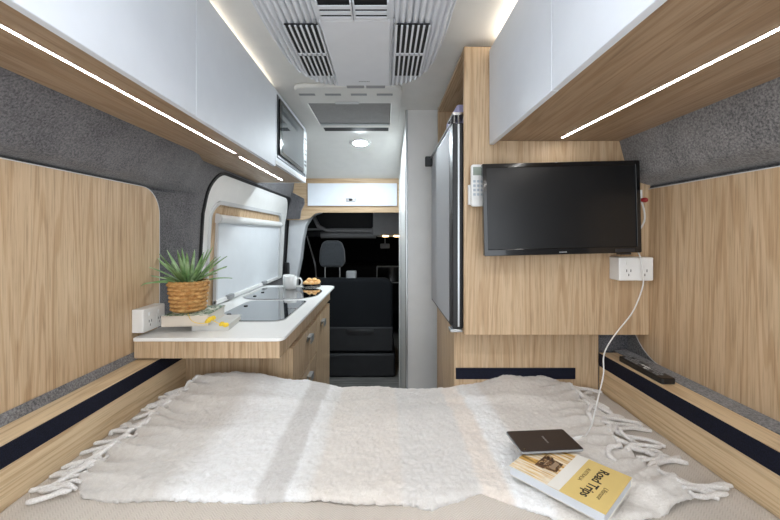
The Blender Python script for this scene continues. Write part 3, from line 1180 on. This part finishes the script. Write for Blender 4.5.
t = root('fridge', 'tall grey-doored fridge facing the aisle beside the television', 'fridge', (0.5, 1.65, 0.966))
obj('body', bx(0.285, 0.78, 1.345, 1.945, 0.966, 1.70), mat('fridge_body', (150, 152, 156), 0.4, metal=0.4), t, bevel=0.004)
d = obj('door', bx(0.244, 0.283, 1.335, 1.935, 0.962, 1.705), 'black', t, bevel=0.003)
obj('door_panel', bx(0.2425, 0.2440, 1.405, 1.927, 0.972, 1.695), 'fridge', d, label='brushed grey door skin')
obj('door_trim', bx(0.262, 0.268, 1.331, 1.335, 0.97, 1.70), 'alu', d, label='silver edge trim')
obj('door_catch', bx(0.206, 0.2425, 1.885, 1.915, 1.652, 1.702), 'black', d, bevel=0.004)
bm = bmesh.new()
add_tube(bm, [(0.232, 1.89, 1.69), (0.262, 1.42, 1.745), (0.29, 1.40, 1.742)], 0.004, 8)
obj('door_stay', bm, 'alu', t)
bm = bmesh.new()
for (x, y) in ((0.255, 1.36), (0.270, 1.36), (0.255, 1.43)):
    add_tube(bm, [(x, y, 1.66), (x, y, 1.745)], 0.004, 8)
add_box(bm, 0.245, 0.30, 1.34, 1.45, 1.735, 1.745)
obj('top_hinge', bm, 'chrome', t, bevel=0.001)
obj('bottom_hinge', bx(0.235, 0.28, 1.33, 1.375, 0.950, 0.961), 'alu', t, bevel=0.002)
o = obj('storage_box', bx(0.287, 0.45, 1.48, 1.74, 1.701, 1.825), plastic('white_plastic_lilac_lit', (205, 200, 240), 0.4), None, bevel=0.01)  # white box; the purple light falling on it is mixed into its base colour
tag(o, 'white box on top of the fridge, lilac light put into its colour', 'box')

# television
tvc = Vector((0.5785, 1.215, 1.3875))
t = root('television', 'black flat television on the oak panel', 'television', tvc)
t['local'] = 1
W2, H2 = 0.2575, 0.151
tilt = math.radians(1.4)


def tv(name, bm, m, **kw):
    bmesh.ops.rotate(bm, cent=(0, 0, 0), matrix=Matrix.Rotation(-tilt, 3, 'Y'), verts=bm.verts)
    par = kw.pop('par', t)
    c = origin_of(par) - tvc
    return obj(name, bm, m, par, **kw)


tv('bezel', ring(rrect(-W2, W2, -H2, H2, 0.004, 3), rrect(-W2 + 0.014, W2 - 0.014, -H2 + 0.021, H2 - 0.014, 0.002, 3), 'y', -0.006, 0.012), 'black_gloss', bevel=0.0015)
tv('screen', bx(-W2 + 0.012, W2 - 0.012, -0.0015, 0.004, -H2 + 0.019, H2 - 0.012), 'screen')
tv('rear_housing', prism(rrect(-W2 + 0.01, W2 - 0.01, -H2 + 0.01, H2 - 0.01, 0.01, 3), 'y', 0.012, 0.038), 'black', bevel=0.006)
tv('wall_bracket', bx(-0.06, 0.06, 0.038, 0.084, -0.06, 0.06), 'black')
tv('sensor_foot', bx(0.19, 0.225, -0.002, 0.02, -H2 - 0.006, -H2), 'black')
bm = bmesh.new()
for k in range(6):
    add_box(bm, -0.012 + k * 0.0042, -0.0092 + k * 0.0042, -0.0068, -0.006, -H2 + 0.006, -H2 + 0.0095)
tv('logo', bm, 'alu')
for s in (-1,):
    tv('screen_sticker', bx(0.17, 0.235, -0.0064, -0.006, -H2 + 0.003, -H2 + 0.014), mat('smoked_label', (34, 34, 38), 0.3))

# remote in its holder beside the television
t = root('air_conditioner_remote', 'white remote control with small display in a wall holder left of the television', 'remote control', (0.318, 1.29, 1.40))
obj('holder', bx(0.290, 0.350, 1.285, 1.30, 1.405, 1.475), 'white_plastic', t, bevel=0.003)
rb = obj('body', prism(rrect(0.296, 0.344, 1.398, 1.542, 0.008, 4), 'y', 1.268, 1.285), 'white_plastic', t, bevel=0.002)
obj('display', bx(0.302, 0.338, 1.2665, 1.268, 1.505, 1.533), mat('lcd', (150, 160, 150), 0.2), rb)
for i in range(3):
    for j in range(4):
        obj('button', bx(0.3025 + i * 0.0125, 0.3105 + i * 0.0125, 1.2665, 1.268, 1.435 + j * 0.015, 1.443 + j * 0.015), mat('pale_grey_key', (176, 186, 194), 0.5), rb)

# red plug and lead on the right behind the television
t = root('aerial_lead', 'white lead with a red plug poking out beside the right edge of the television', 'lead', (0.86, 1.28, 1.46))
bm = bmesh.new()
add_tube(bm, smooth_path([P(641, 200, 1.27), P(648, 200, 1.26)], 3), [0.006, 0.008, 0.009, 0.005][:4], 10)
obj('plug', bm, 'red', t, smooth=True)
bm = bmesh.new()
add_tube(bm, [P(641, 190, 1.28), P(641, 200, 1.28)], 0.004, 8)
add_tube(bm, smooth_path([P(641, 200, 1.28), P(644, 210, 1.275), P(644.5, 220, 1.27), P(640, 229, 1.27), P(634, 232, 1.275)], 6), 0.0028, 8)
obj('cable', bm, 'white_plastic', t, smooth=True)

# ------------------------------------------------------------------ air conditioner on the ceiling
ACX, ACY0, ACY1 = -0.082, 0.40, 1.492
ACW = 0.276
t = root('air_conditioner', 'white ribbed air conditioning unit on the ceiling', 'air conditioner', (ACX, 1.03, 1.88))
ACB = 1.885


def ac_surf(u, v, drop=0.0):
    # superellipse plan
    a = u * 2 * PI
    return None


bm = bmesh.new()
prof = []
nA = 160
cy_ = (ACY0 + ACY1) / 2
hy_ = (ACY1 - ACY0) / 2


def plan(a, k, e=3.9):
    c, s = math.cos(a), math.sin(a)
    r = (abs(c) ** e + abs(s) ** e) ** (-1 / e)
    return ACX + ACW * k * r * c, cy_ + hy_ * (1 - (1 - k) * 0.5) * r * s


KZ = [(0, ACB), (0.86, ACB), (0.91, ACB + 0.004), (0.95, ACB + 0.013), (0.975, ACB + 0.028), (0.99, ACB + 0.048), (1.0, ACB + 0.070)]
nR = 110
rows_ = []
nA = 480
for j in range(nR + 3):
    k = min(1.0, (j + 0.4) / nR)
    row = []
    for i in range(nA):
        a = 2 * PI * i / nA
        x, y = plan(a, k)
        if j <= nR:
            z = interp(k, KZ)
            d = abs(x - ACX)
            if d > 0.105:
                g = abs(math.sin(PI * (d - 0.105) / 0.0172))
                z += 0.015 * (1 - g) ** 1.6 * (1 if k < 0.97 else 0.7)
        else:
            z = CEIL - 0.012 if j == nR + 1 else CEIL - 0.0005
        row.append(bm.verts.new((x, y, z)))
    rows_.append(row)
for a, b in zip(rows_, rows_[1:]):
    for i in range(nA):
        bm.faces.new((a[i], a[(i + 1) % nA], b[(i + 1) % nA], b[i]))
bm.faces.new(rows_[0][::-1])
obj('cover', bm, 'ac', t, smooth=True)


def ac_z(x):
    k = abs(x - ACX) / ACW
    return interp(k, [(0, ACB), (0.82, ACB), (0.88, ACB + 0.004), (0.93, ACB + 0.014), (0.965, CEIL - 0.072), (0.99, CEIL - 0.055), (1.0, CEIL - 0.04)])


# air grilles on both flanks
for sd in (-1, 1):
    # grilles : dark recess with slats
    def grille(x0, x1, y0, y1):
        g = obj('grille', bx(x0, x1, y0, y1, ac_z((x0 + x1) / 2) - 0.0062, ac_z((x0 + x1) / 2) - 0.001), 'seal', t, label='dark slotted air grille')
        bmm = bmesh.new()
        n = 6
        for k in range(n + 1):
            xx = lerp(x0, x1, k / n)
            add_box(bmm, xx - 0.0028, xx + 0.0028, y0, y1, ACB - 0.0095, ACB - 0.0058)
        add_box(bmm, x0, x1, (y0 + y1) / 2 - 0.006, (y0 + y1) / 2 + 0.006, ACB - 0.0095, ACB - 0.0058)
        obj('slats', bmm, 'ac', g)
    if sd < 0:
        grille(-0.279, -0.186, 1.02, 1.345)
    else:
        grille(0.032, 0.124, 1.02, 1.345)
bm = prism([(-0.178, 0.995), (0.014, 0.995), (0.018, 1.43), (-0.182, 1.43)], 'z', ACB - 0.009, ACB - 0.001)
obj('centre_plate', bm, 'ac', t, bevel=0.004)
obj('centre_plate', bx(-0.178, 0.014, 0.66, 0.905, ACB - 0.009, ACB - 0.001), 'ac', t, bevel=0.004)
for (x0, x1) in ((-0.170, -0.087), (-0.078, 0.006)):
    v = obj('air_outlet', bx(x0, x1, 0.91, 0.992, ACB - 0.004, ACB - 0.0005), 'seal', t, label='black air outlet with pale louvres')
    bm = bmesh.new()
    for k in range(3):
        y = 0.925 + k * 0.024
        add_box(bm, x0, x1, y, y + 0.013, ACB - 0.013, ACB - 0.010, mtx=None)
    add_box(bm, x0 - 0.003, x0 + 0.001, 0.91, 0.992, ACB - 0.013, ACB - 0.002)
    add_box(bm, x1 - 0.001, x1 + 0.003, 0.91, 0.992, ACB - 0.013, ACB - 0.002)
    obj('louvres', bm, 'ac', v)
for (x, y) in ((-0.19, 1.0), (0.025, 1.0)):
    obj('screw', lathe([(0, -0.012), (0.004, -0.012), (0.004, -0.002)], (x, y, ACB), 12), 'grey_plastic', t)
for (a, b) in ((-0.15, -0.082), (-0.074, 0.0)):
    obj('end_tab', bx(a, b, 1.432, 1.462, ACB - 0.006, ACB + 0.004), 'grey_plastic', t, bevel=0.002)
bm = bmesh.new()
for k in range(7):
    add_box(bm, -0.098 + k * 0.006, -0.094 + k * 0.006, 1.385, 1.391, ACB - 0.0098, ACB - 0.009)
obj('logo', bm, 'grey_plastic', t)

# ------------------------------------------------------------------ roof hatch and ceiling lamps
t = root('roof_hatch', 'roof hatch with grey pleated blind behind the air conditioner', 'roof hatch', (-0.18, 2.1, CEIL))
ho = rrect(-0.42, 0.08, 1.66, 2.42, 0.05, 8)
hi = rrect(-0.392, 0.030, 1.87, 2.25, 0.01, 8)
obj('frame', ring(ho, hi, 'z', CEIL - 0.022, CEIL - 0.0005), 'ceiling', t, bevel=0.008, seg=3)
obj('pleated_blind', bx(-0.392, 0.030, 1.87, 2.25, CEIL - 0.012, CEIL - 0.002), felt_mat('blind_mesh', (150, 148, 146), (120, 118, 117), 300), t)
obj('blind_bar', bx(-0.385, 0.024, 2.225, 2.246, CEIL - 0.020, CEIL - 0.0125), 'alu', t)
obj('gap', bx(-0.380, 0.022, 2.285, 2.355, CEIL - 0.0235, CEIL - 0.0221), 'seal', t)
for k in range(4):
    x = -0.405 + k * 0.122
    obj('vent_slot', bx(x, x + 0.075, 1.735, 1.757, CEIL - 0.0235, CEIL - 0.0221), 'grey_plastic', t)
obj('handle', bx(-0.25, -0.13, 1.84, 1.862, CEIL - 0.028, CEIL - 0.022), 'white_edge', t, bevel=0.003)


def downlight(x, y, label, lm='lamp'):
    z = ceil_z(y)
    t = root('ceiling_lamp', label, 'lamp', (x, y, z), 'round ceiling lamps')
    sl = math.atan((ceil_z(y + 0.01) - ceil_z(y - 0.01)) / 0.02)
    for nm, pr, mm in (('trim_ring', [(0.050, -0.010), (0.056, -0.012), (0.074, -0.006), (0.080, 0.0), (0.080, 0.004)], 'white_plastic'), ('diffuser', [(0, -0.0085), (0.050, -0.0085), (0.051, -0.002)], lm)):
        bm = lathe(pr, (x, y, z), 40)
        bmesh.ops.rotate(bm, cent=(x, y, z), matrix=Matrix.Rotation(sl, 3, 'X'), verts=bm.verts)
        obj(nm, bm, mm, t, smooth='all')


downlight(-0.176, 2.64, 'round ceiling lamp glowing in front of the cab bulkhead')
downlight(-0.42, 0.25, 'added unseen fill lamp above the left side of the bed head', 'lamp_fill')  # this lamp and the next are added out of view to brighten the van
downlight(0.28, 0.25, 'added unseen fill lamp above the right side of the bed head', 'lamp_fill')

# ------------------------------------------------------------------ bulkhead cupboard above the cab
BY = 3.20
t = root('bulkhead_cupboard', 'oak bulkhead with a long white flap door above the cab opening', 'cabinet', (-0.28, BY, 1.5))
# outline of the oak surround with the cab opening cut out below
bm = bmesh.new()
out = [P(272, 176, BY), P(404, 176, BY), P(404, 212.5, BY), P(320, 212.5, BY), P(315, 213.5, BY), P(310, 218, BY), P(303, 220, BY), P(272, 220, BY)]
add_prism(bm, [(p.x, p.z) for p in out][::-1], 'y', BY, BY + 0.03)
obj('surround', bm, 'oak_x', t)
a, b = P(308, 183.5, BY), P(397, 206, BY)
d = obj('flap_door', bx(a.x, b.x, BY - 0.016, BY - 0.0005, b.z, a.z), 'white_door', t, bevel=0.002)
h = P(351, 200, BY)
obj('catch', bx(h.x - 0.042, h.x + 0.042, BY - 0.022, BY - 0.016, h.z - 0.014, h.z + 0.014), 'chrome', d, bevel=0.004)
obj('catch_button', bx(h.x - 0.014, h.x + 0.014, BY - 0.025, BY - 0.022, h.z - 0.009, h.z + 0.009), 'black', d, bevel=0.003)

# ------------------------------------------------------------------ cab
bm = bmesh.new()
add_box(bm, -1.02, 1.02, 5.08, 5.10, 0.0, 1.80)
add_box(bm, -1.02, -0.98, 3.37, 5.08, 0.0, 1.80)
add_box(bm, 0.98, 1.02, 3.30, 5.08, 0.0, 1.80)
add_box(bm, -1.02, 1.02, 3.23, 5.10, 1.80, 1.84)
struct('wall_cab', bm, 'cab_black', label='blacked-out cab walls and windscreen', cat='wall')

# B pillar trim
pil = [P(291, 214, 3.3), P(300, 217, 3.3), P(309, 213, 3.3), P(314, 207, 3.3), P(322, 207, 3.3), P(322, 213, 3.3), P(313, 216, 3.3), P(307, 226, 3.3), P(304, 240, 3.3), P(302, 258, 3.3), P(298, 278, 3.3), P(295, 320, 3.3), P(282, 320, 3.3), P(288, 262, 3.3)]
o = obj('pillar_trim', prism([(p.x, p.z) for p in pil], 'y', 3.24, 3.35), 'pillar', None, bevel=0.008, seg=3)
o['kind'] = 'structure'
tag(o, 'light grey moulded door pillar trim left of the cab opening', 'pillar trim')

fp = [P(284, 188, 3.18), P(304, 198.5, 3.18), P(304.5, 204, 3.18), P(301, 211, 3.18), P(300, 219, 3.18), P(284, 219, 3.18)]
o = obj('felt_pillar', prism([(p.x, p.z) for p in fp], 'y', 3.17, 3.198), 'felt_dark', None, bevel=0.006, seg=3)
o['kind'] = 'structure'
tag(o, 'dark felt covered pillar corner between the window and the bulkhead cupboard', 'pillar trim')

# seats
def cab_fabric():
    m = mat('cab_seat_fabric', (50, 53, 57), 0.9, spec=0.15, sheen=0.2)
    n = noise_tex(m, 120, detail=3)
    L(m, ramp(m, n, [(0.3, (46, 49, 52)), (0.7, (70, 73, 77))]).outputs[0], m.node_tree.nodes['Principled BSDF'].inputs['Base Color'])
    bump(m, n, 0.4, 0.002)
    return m


M['seat'] = cab_fabric()
M['seat_dark'] = mat('dark_seat_fabric', (30, 32, 35), 0.9, spec=0.1)
M['cab_low'] = plastic('seat_base_plastic', (34, 35, 38), 0.6)
SY = 3.38
t = root('cab_bench_seat', 'dark grey double cab seat seen from behind', 'seat', (-0.3, 3.5, 0.0))
b0, b1 = P(305, 372, SY), P(393, 278.5, SY)
bm = prism(rrect(b0.x, b1.x, 0.22, b1.z, (0.03, 0.09, 0.06, 0.03), 8), 'y', SY, SY + 0.13)
obj('backrest', bm, 'seat_dark', t, bevel=0.03, seg=4)
obj('seat_base', bx(b0.x, b1.x + 0.02, SY - 0.01, SY + 0.55, 0.0, 0.22), 'cab_low', t, bevel=0.02)
obj('lower_panel', bx(b0.x + 0.02, b1.x, SY - 0.012, SY + 0.02, 0.24, 0.46), 'cab_low', t, bevel=0.012, label='dark plastic lower back panel')
obj('pocket_rail', bx(-0.35, -0.1, SY - 0.024, SY - 0.011, 0.40, 0.44), 'black', t, bevel=0.01)
obj('cushion', bx(b0.x, b1.x, SY + 0.13, SY + 0.6, 0.22, 0.44), 'seat', t, bevel=0.05, seg=3)
hc, hx0, hx1 = P(332.5, 258, SY + 0.05), P(319.5, 0, SY + 0.05).x, P(345, 0, SY + 0.05).x
hz0, hz1 = P(0, 267, SY + 0.05).z, P(0, 240.5, SY + 0.05).z
hr = obj('headrest', prism([(hx0 + 0.02, hz0), (hx1 - 0.02, hz0), (hx1, hz0 + 0.05), (hx1 - 0.005, hz0 + 0.15), (hx1 - 0.03, hz1 - 0.02), (hx1 - 0.07, hz1), (hx0 + 0.07, hz1), (hx0 + 0.03, hz1 - 0.02), (hx0 + 0.005, hz0 + 0.15), (hx0, hz0 + 0.05)], 'y', SY + 0.01, SY + 0.11), 'seat', t, bevel=0.025, seg=4)
for x in (hx0 + 0.05, hx1 - 0.05):
    bm = bmesh.new()
    add_tube(bm, [(x, SY + 0.06, b1.z - 0.02), (x, SY + 0.06, hz0 + 0.03)], 0.007, 8)
    obj('headrest_post', bm, 'chrome', t, smooth=True)
q = P(351, 274, SY)
obj('belt_guide', bx(q.x - 0.05, q.x + 0.045, SY + 0.03, SY + 0.10, b1.z - 0.02, b1.z + 0.065), 'grey_plastic', t, bevel=0.012, seg=3)

t = root('overhead_shelf', 'dark grey storage shelf over the cab windscreen', 'shelf', (-0.3, 3.9, 1.3))
Y2 = 3.75
pts = [P(316, 214, Y2), P(320, 222, Y2), P(326, 228, Y2), P(372, 228, Y2), P(374, 215, Y2)]
pp = [P(313, 213, Y2), P(319, 225, Y2), P(327, 229, Y2), P(370, 229, Y2), P(374, 226, Y2), P(374, 213, Y2), P(401, 213, Y2), P(401, 237, Y2), P(378, 237, Y2), P(370, 232.5, Y2), P(326, 232, Y2), P(317, 228, Y2), P(311, 216, Y2)]
obj('shelf_front', prism([(p.x, p.z) for p in pp], 'y', Y2, Y2 + 0.08), 'cab', t, bevel=0.01, seg=3)
a, b = P(373, 213, Y2), P(402, 236, Y2)
obj('lamp_console', bx(a.x, b.x, Y2 - 0.05, Y2 + 0.3, b.z, 1.55), 'cab', t, bevel=0.012, seg=3)
a, b = P(321, 0, Y2 + 0.1), P(376, 0, Y2 + 0.1)
bm = bmesh.new()
add_tube(bm, [(a.x, Y2 + 0.1, P(0, 235, Y2).z), (b.x, Y2 + 0.1, P(0, 235, Y2).z)], 0.035, 12)
obj('rolled_sun_visor', bm, 'cab', t, smooth=True)
for px in (385.5, 396.5):
    c = P(px, 236.4, Y2 - 0.02)
    obj('reading_lamp', bx(c.x - 0.028, c.x + 0.028, Y2 - 0.055, Y2 + 0.0, c.z - 0.004, c.z + 0.007), 'warm_lamp', t, bevel=0.003, label='small warm glowing reading lamp')
obj('shelf_back', bx(-0.9, 0.3, Y2 + 0.36, Y2 + 0.38, 1.28, 1.60), 'cab_low', t)
obj('shelf_floor', bx(-0.9, 0.3, Y2 + 0.08, Y2 + 0.36, P(0, 230, Y2).z, P(0, 230, Y2).z + 0.02), 'cab', t)
t = root('rear_view_mirror', 'small dark mirror hanging at the top of the cab windscreen', 'mirror', (0.03, 4.2, 1.2))
c = P(385, 246, 4.2)
obj('mirror_case', bx(c.x - 0.055, c.x + 0.055, 4.2, 4.225, c.z - 0.028, c.z + 0.028), 'cab', t, bevel=0.01)
obj('stem', bx(c.x - 0.008, c.x + 0.008, 4.205, 4.22, c.z + 0.02, 1.27), 'cab', t)
t = root('dashboard', 'dark dashboard beyond the cab seats', 'dashboard', (0, 4.5, 0.5))
obj('body', bx(-0.93, 0.93, 4.45, 5.0, 0.35, 0.95), 'cab_black', t, bevel=0.05)
a, b = P(377.5, 282, 4.4), P(402, 267, 4.4)
s = obj('touch_screen', bx(a.x, b.x + 0.05, 4.40, 4.42, a.z, b.z), 'black_gloss', t, bevel=0.006)
obj('screen_surround', ring(rrect(a.x - 0.012, b.x + 0.06, a.z - 0.012, b.z + 0.012, 0.012, 3), rrect(a.x, b.x + 0.05, a.z, b.z, 0.006, 3), 'y', 4.395, 4.43), 'grey_plastic', t)
t = root('cab_door', 'black cab door with a grey belt webbing line left of the seat', 'door', (-0.93, 4.0, 0.4))
obj('door_skin', bx(-0.975, -0.94, 3.45, 4.6, 0.3, 1.0), 'cab_black', t, bevel=0.02)
bm = bmesh.new()
add_tube(bm, smooth_path([P(307, 236, 3.7), P(311, 250, 3.72), P(315, 265, 3.75), P(316.5, 285, 3.75)], 5), 0.008, 8)
obj('door_frame_edge', bm, 'cab', t, smooth=True)

# ------------------------------------------------------------------ things on the bed
def tilt_book():
    ex = Vector((0.1275, -0.1447, 0)).normalized()      # from the picture end to the title end
    c = Vector((0.3975, 0.7995, 0))
    c = (Vector((0.403, 0.674, 0)) + Vector((0.3915, 0.9237, 0))) / 2
    ey = Vector((-ex.y, ex.x, 0))
    zb = 0.770
    rx = math.radians(0)
    return c, ex, ey, zb


c, ex, ey, zb = tilt_book()
BL, BW, BT = 0.193, 0.156, 0.020
mt = Matrix(((ex.x, ey.x, 0, c.x), (ex.y, ey.y, 0, c.y), (0, 0, 1, zb), (0, 0, 0, 1)))
t = root('guide_book', 'yellow Road Trips guide book lying face up on the blanket', 'book', (c.x, c.y, zb))
obj('pages', bx(-BL / 2 + 0.002, BL / 2 - 0.002, -BW / 2 + 0.001, BW / 2 - 0.002, 0.001, BT - 0.001, mtx=mt), plastic('page_block', (206, 210, 216), 0.8), t)
M['book_yellow'] = plastic('yellow_book_cover', (216, 190, 122), 0.45, 4)


def cover_photo():
    m = mat('cover_photo', (200, 170, 110), 0.45)
    tc = N(m, 'ShaderNodeTexCoord')
    mp = N(m, 'ShaderNodeMapping')
    mp.inputs['Rotation'].default_value = (0, 0, -math.atan2(ex.y, ex.x))
    mp.vector_type = 'POINT'
    L(m, tc.outputs['Object'], mp.inputs[0])
    nz = noise_tex(m, (7, 90, 1), vec=mp.outputs[0], detail=3)
    n2 = noise_tex(m, 45, vec=mp.outputs[0], detail=3)
    r = ramp(m, nz, [(0.30, (112, 88, 58)), (0.42, (206, 158, 70)), (0.55, (232, 222, 204)), (0.68, (214, 174, 96)), (0.8, (150, 116, 70))])
    k = mixc(m, ramp(m, n2, [(0.45, (0, 0, 0)), (0.62, (120, 120, 120))]).outputs[0], r.outputs[0], (120, 96, 66))
    L(m, k, m.node_tree.nodes['Principled BSDF'].inputs['Base Color'])
    return m


M['cover_photo'] = cover_photo()
M['ink'] = mat('black_ink', (34, 30, 24), 0.6)
M['ink_soft'] = mat('brown_ink', (120, 100, 60), 0.6)
cv = obj('front_cover', bx(0.012, BL / 2, -BW / 2, BW / 2, BT - 0.001, BT, mtx=mt), 'book_yellow', t, label='yellow title area of the cover')
ph = obj('cover_photograph', bx(-BL / 2, 0.012, -BW / 2, BW / 2, BT - 0.001, BT, mtx=mt), 'cover_photo', t, label='printed photograph of an outback road and a vehicle')
obj('sky_area', bx(-0.012, 0.012, -BW / 2, BW / 2, BT, BT + 0.0002, mtx=mt), mat('pale_sky_print', (226, 222, 214), 0.45), ph)
pts = [(-0.060, -0.034), (-0.060, 0.020), (-0.044, 0.022), (-0.040, 0.016), (-0.018, 0.014), (-0.016, -0.026), (-0.038, -0.030), (-0.042, -0.034)]
bm = prism(pts, 'z', BT + 0.0002, BT + 0.0004)
bmesh.ops.transform(bm, matrix=mt, verts=bm.verts)
vm = mat('dark_brown_print', (74, 50, 30), 0.45)
L(vm, ramp(vm, noise_tex(vm, 170, detail=3), [(0.38, (40, 26, 16)), (0.55, (104, 70, 40)), (0.68, (206, 178, 134))]).outputs[0], vm.node_tree.nodes['Principled BSDF'].inputs['Base Color'])
obj('vehicle_picture', bm, vm, ph)
bm = bmesh.new()
for (u, v, a, b) in ((-0.029, -0.006, 0.005, 0.0155), (-0.046, -0.007, 0.0015, 0.012)):
    add_box(bm, u - a, u + a, v - b, v + b, BT + 0.0004, BT + 0.0005, mtx=mt)
obj('picture_highlights', bm, mat('cream_print', (150, 128, 104), 0.45), ph)
obj('back_cover', bx(-BL / 2, BL / 2, -BW / 2, BW / 2, 0, 0.001, mtx=mt), 'paper', t)
obj('spine', bx(-BL / 2, BL / 2, BW / 2 - 0.0012, BW / 2, 0.001, BT - 0.001, mtx=mt), 'paper', t)
# lettering : reads towards the lower left, its top towards the title end
def tm(u, v, rot=0.0):
    # text x axis = -ey, text y axis = ex
    r = Matrix(((-ey.x, ex.x, 0, 0), (-ey.y, ex.y, 0, 0), (0, 0, 1, 0), (0, 0, 0, 1)))
    p = mt @ Vector((u, v, BT + 0.0002))
    return Matrix.Translation(p) @ r


text('title', 'Road Trips', 0.026, tm(0.051, 0.0), 'ink', cv, offset=0.0004)
text('subtitle', 'AUSTRALIA', 0.011, tm(0.026, 0.014), 'ink_soft', cv)
text('overline', 'Ultimate', 0.013, tm(0.073, -0.022), 'ink_soft', cv, shear=0.3)

# tablet
tp = [Vector((0.305, 0.940)), Vector((0.452, 0.951)), Vector((0.4685, 0.8637)), Vector((0.317, 0.8513))]
cc = sum(tp, Vector((0, 0))) / 4
tex = Vector((0.1495, 0.0117, 0)).normalized()
tey = Vector((-tex.y, tex.x, 0))
tz = 0.7945
nrm = Vector((0, 0, 1))
mt2 = Matrix(((tex.x, tey.x, 0, cc.x), (tex.y, tey.y, 0, cc.y), (0, 0, 1, tz), (0, 0, 0, 1)))
t = root('tablet', 'dark tablet lying face down over the corner of the yellow book', 'tablet', (cc.x, cc.y, tz))
bm = prism(rrect(-0.075, 0.075, -0.0445, 0.0445, 0.005, 5), 'z', 0, 0.007)
bmesh.ops.transform(bm, matrix=mt2, verts=bm.verts)
obj('back_shell', bm, mat('tablet_back', (54, 46, 46), 0.35, metal=0.4), t, bevel=0.0012)
bm = ring(rrect(-0.0757, 0.0757, -0.0452, 0.0452, 0.0055, 5), rrect(-0.0745, 0.0745, -0.044, 0.044, 0.005, 5), 'z', 0.0015, 0.0058)
bmesh.ops.transform(bm, matrix=mt2, verts=bm.verts)
obj('metal_edge', bm, 'grey_plastic', t)
bm = lathe([(0, 0.0075), (0.0035, 0.0075), (0.004, 0.007)], (-0.064, -0.035, 0), 16)
bmesh.ops.transform(bm, matrix=mt2, verts=bm.verts)
obj('camera_lens', bm, 'black_gloss', t)
r = Matrix(((tey.x, -tex.x, 0, 0), (tey.y, -tex.y, 0, 0), (0, 0, 1, 0), (0, 0, 0, 1)))
text('logo', 'SAMSUNG', 0.0065, Matrix.Translation(mt2 @ Vector((0.005, 0.0, 0.0072))) @ r, mat('pale_print', (170, 165, 162), 0.4), t, extrude=0.0001)

# charging cable
pts = [P(634, 246, 1.262), P(640, 256, 1.232), P(643, 270, 1.225), P(643, 285, 1.235), P(637, 303, 1.25), P(630, 316, 1.25), P(617, 332, 1.23), P(607, 347, 1.20), P(603.5, 358, 1.18), P(603.5, 374, 1.155), P(599, 394, 1.10), P(595, 411, 1.06), P(591, 426, 1.02), P(585, 436, 0.985)]
pts[-1].z = max(pts[-1].z, blanket_z(pts[-1].x, pts[-1].y) + 0.012)
pts += [Vector((0.50, 0.940, 0.790)), Vector((0.480, 0.917, 0.7965)), Vector((0.4665, 0.912, 0.7985))]
t = root('charging_cable', 'thin white charging cable running from the television down to the tablet', 'cable', pts[0])
bm = bmesh.new()
add_tube(bm, smooth_path(pts, 6), 0.0021, 8)
obj('lead', bm, 'white_plastic', t, smooth='all')
bm = bmesh.new()
add_tube(bm, [(0.487, 0.925, 0.7955), (0.463, 0.911, 0.7985)], 0.0034, 8)
obj('plug', bm, 'white_plastic', t, smooth=True)

# television remote on the right ledge
a, b = Vector((0.843, 1.302, 0.857)), Vector((0.840, 1.094, 0.857))
dv = (b - a).normalized()
sv = Vector((dv.y, -dv.x, 0))
mid = (a + b) / 2
mt3 = Matrix(((dv.x, sv.x, 0, mid.x), (dv.y, sv.y, 0, mid.y), (0, 0, 1, mid.z + 0.0003), (0, 0, 0, 1)))
t = root('remote_control', 'long black remote control with small keys on the right bed ledge', 'remote control', (mid.x, mid.y, mid.z))
bm = prism(rrect(-0.104, 0.104, -0.022, 0.022, 0.008, 5), 'z', 0, 0.018)
bmesh.ops.transform(bm, matrix=mt3, verts=bm.verts)
rc = obj('body', bm, 'black', t, bevel=0.003)
cols = ['grey_plastic', 'grey_plastic', 'white_plastic', 'red', 'grey_plastic']
RK = random.Random(4)
for i in range(13):
    for j in range(3):
        if RK.random() < 0.2:
            continue
        u, v = -0.09 + i * 0.0135, -0.012 + j * 0.012
        k = 'red' if (i in (5, 6) and j == 0) else ('white_plastic' if i in (6, 7, 8) and j else RK.choice(('grey_plastic', 'cab', 'cab')))
        if i > 9:
            k = 'cab'
        bm = bx(u - 0.004, u + 0.004, v - 0.0035, v + 0.0035, 0.018, 0.0195, mtx=mt3)
        obj('button', bm, k, rc)
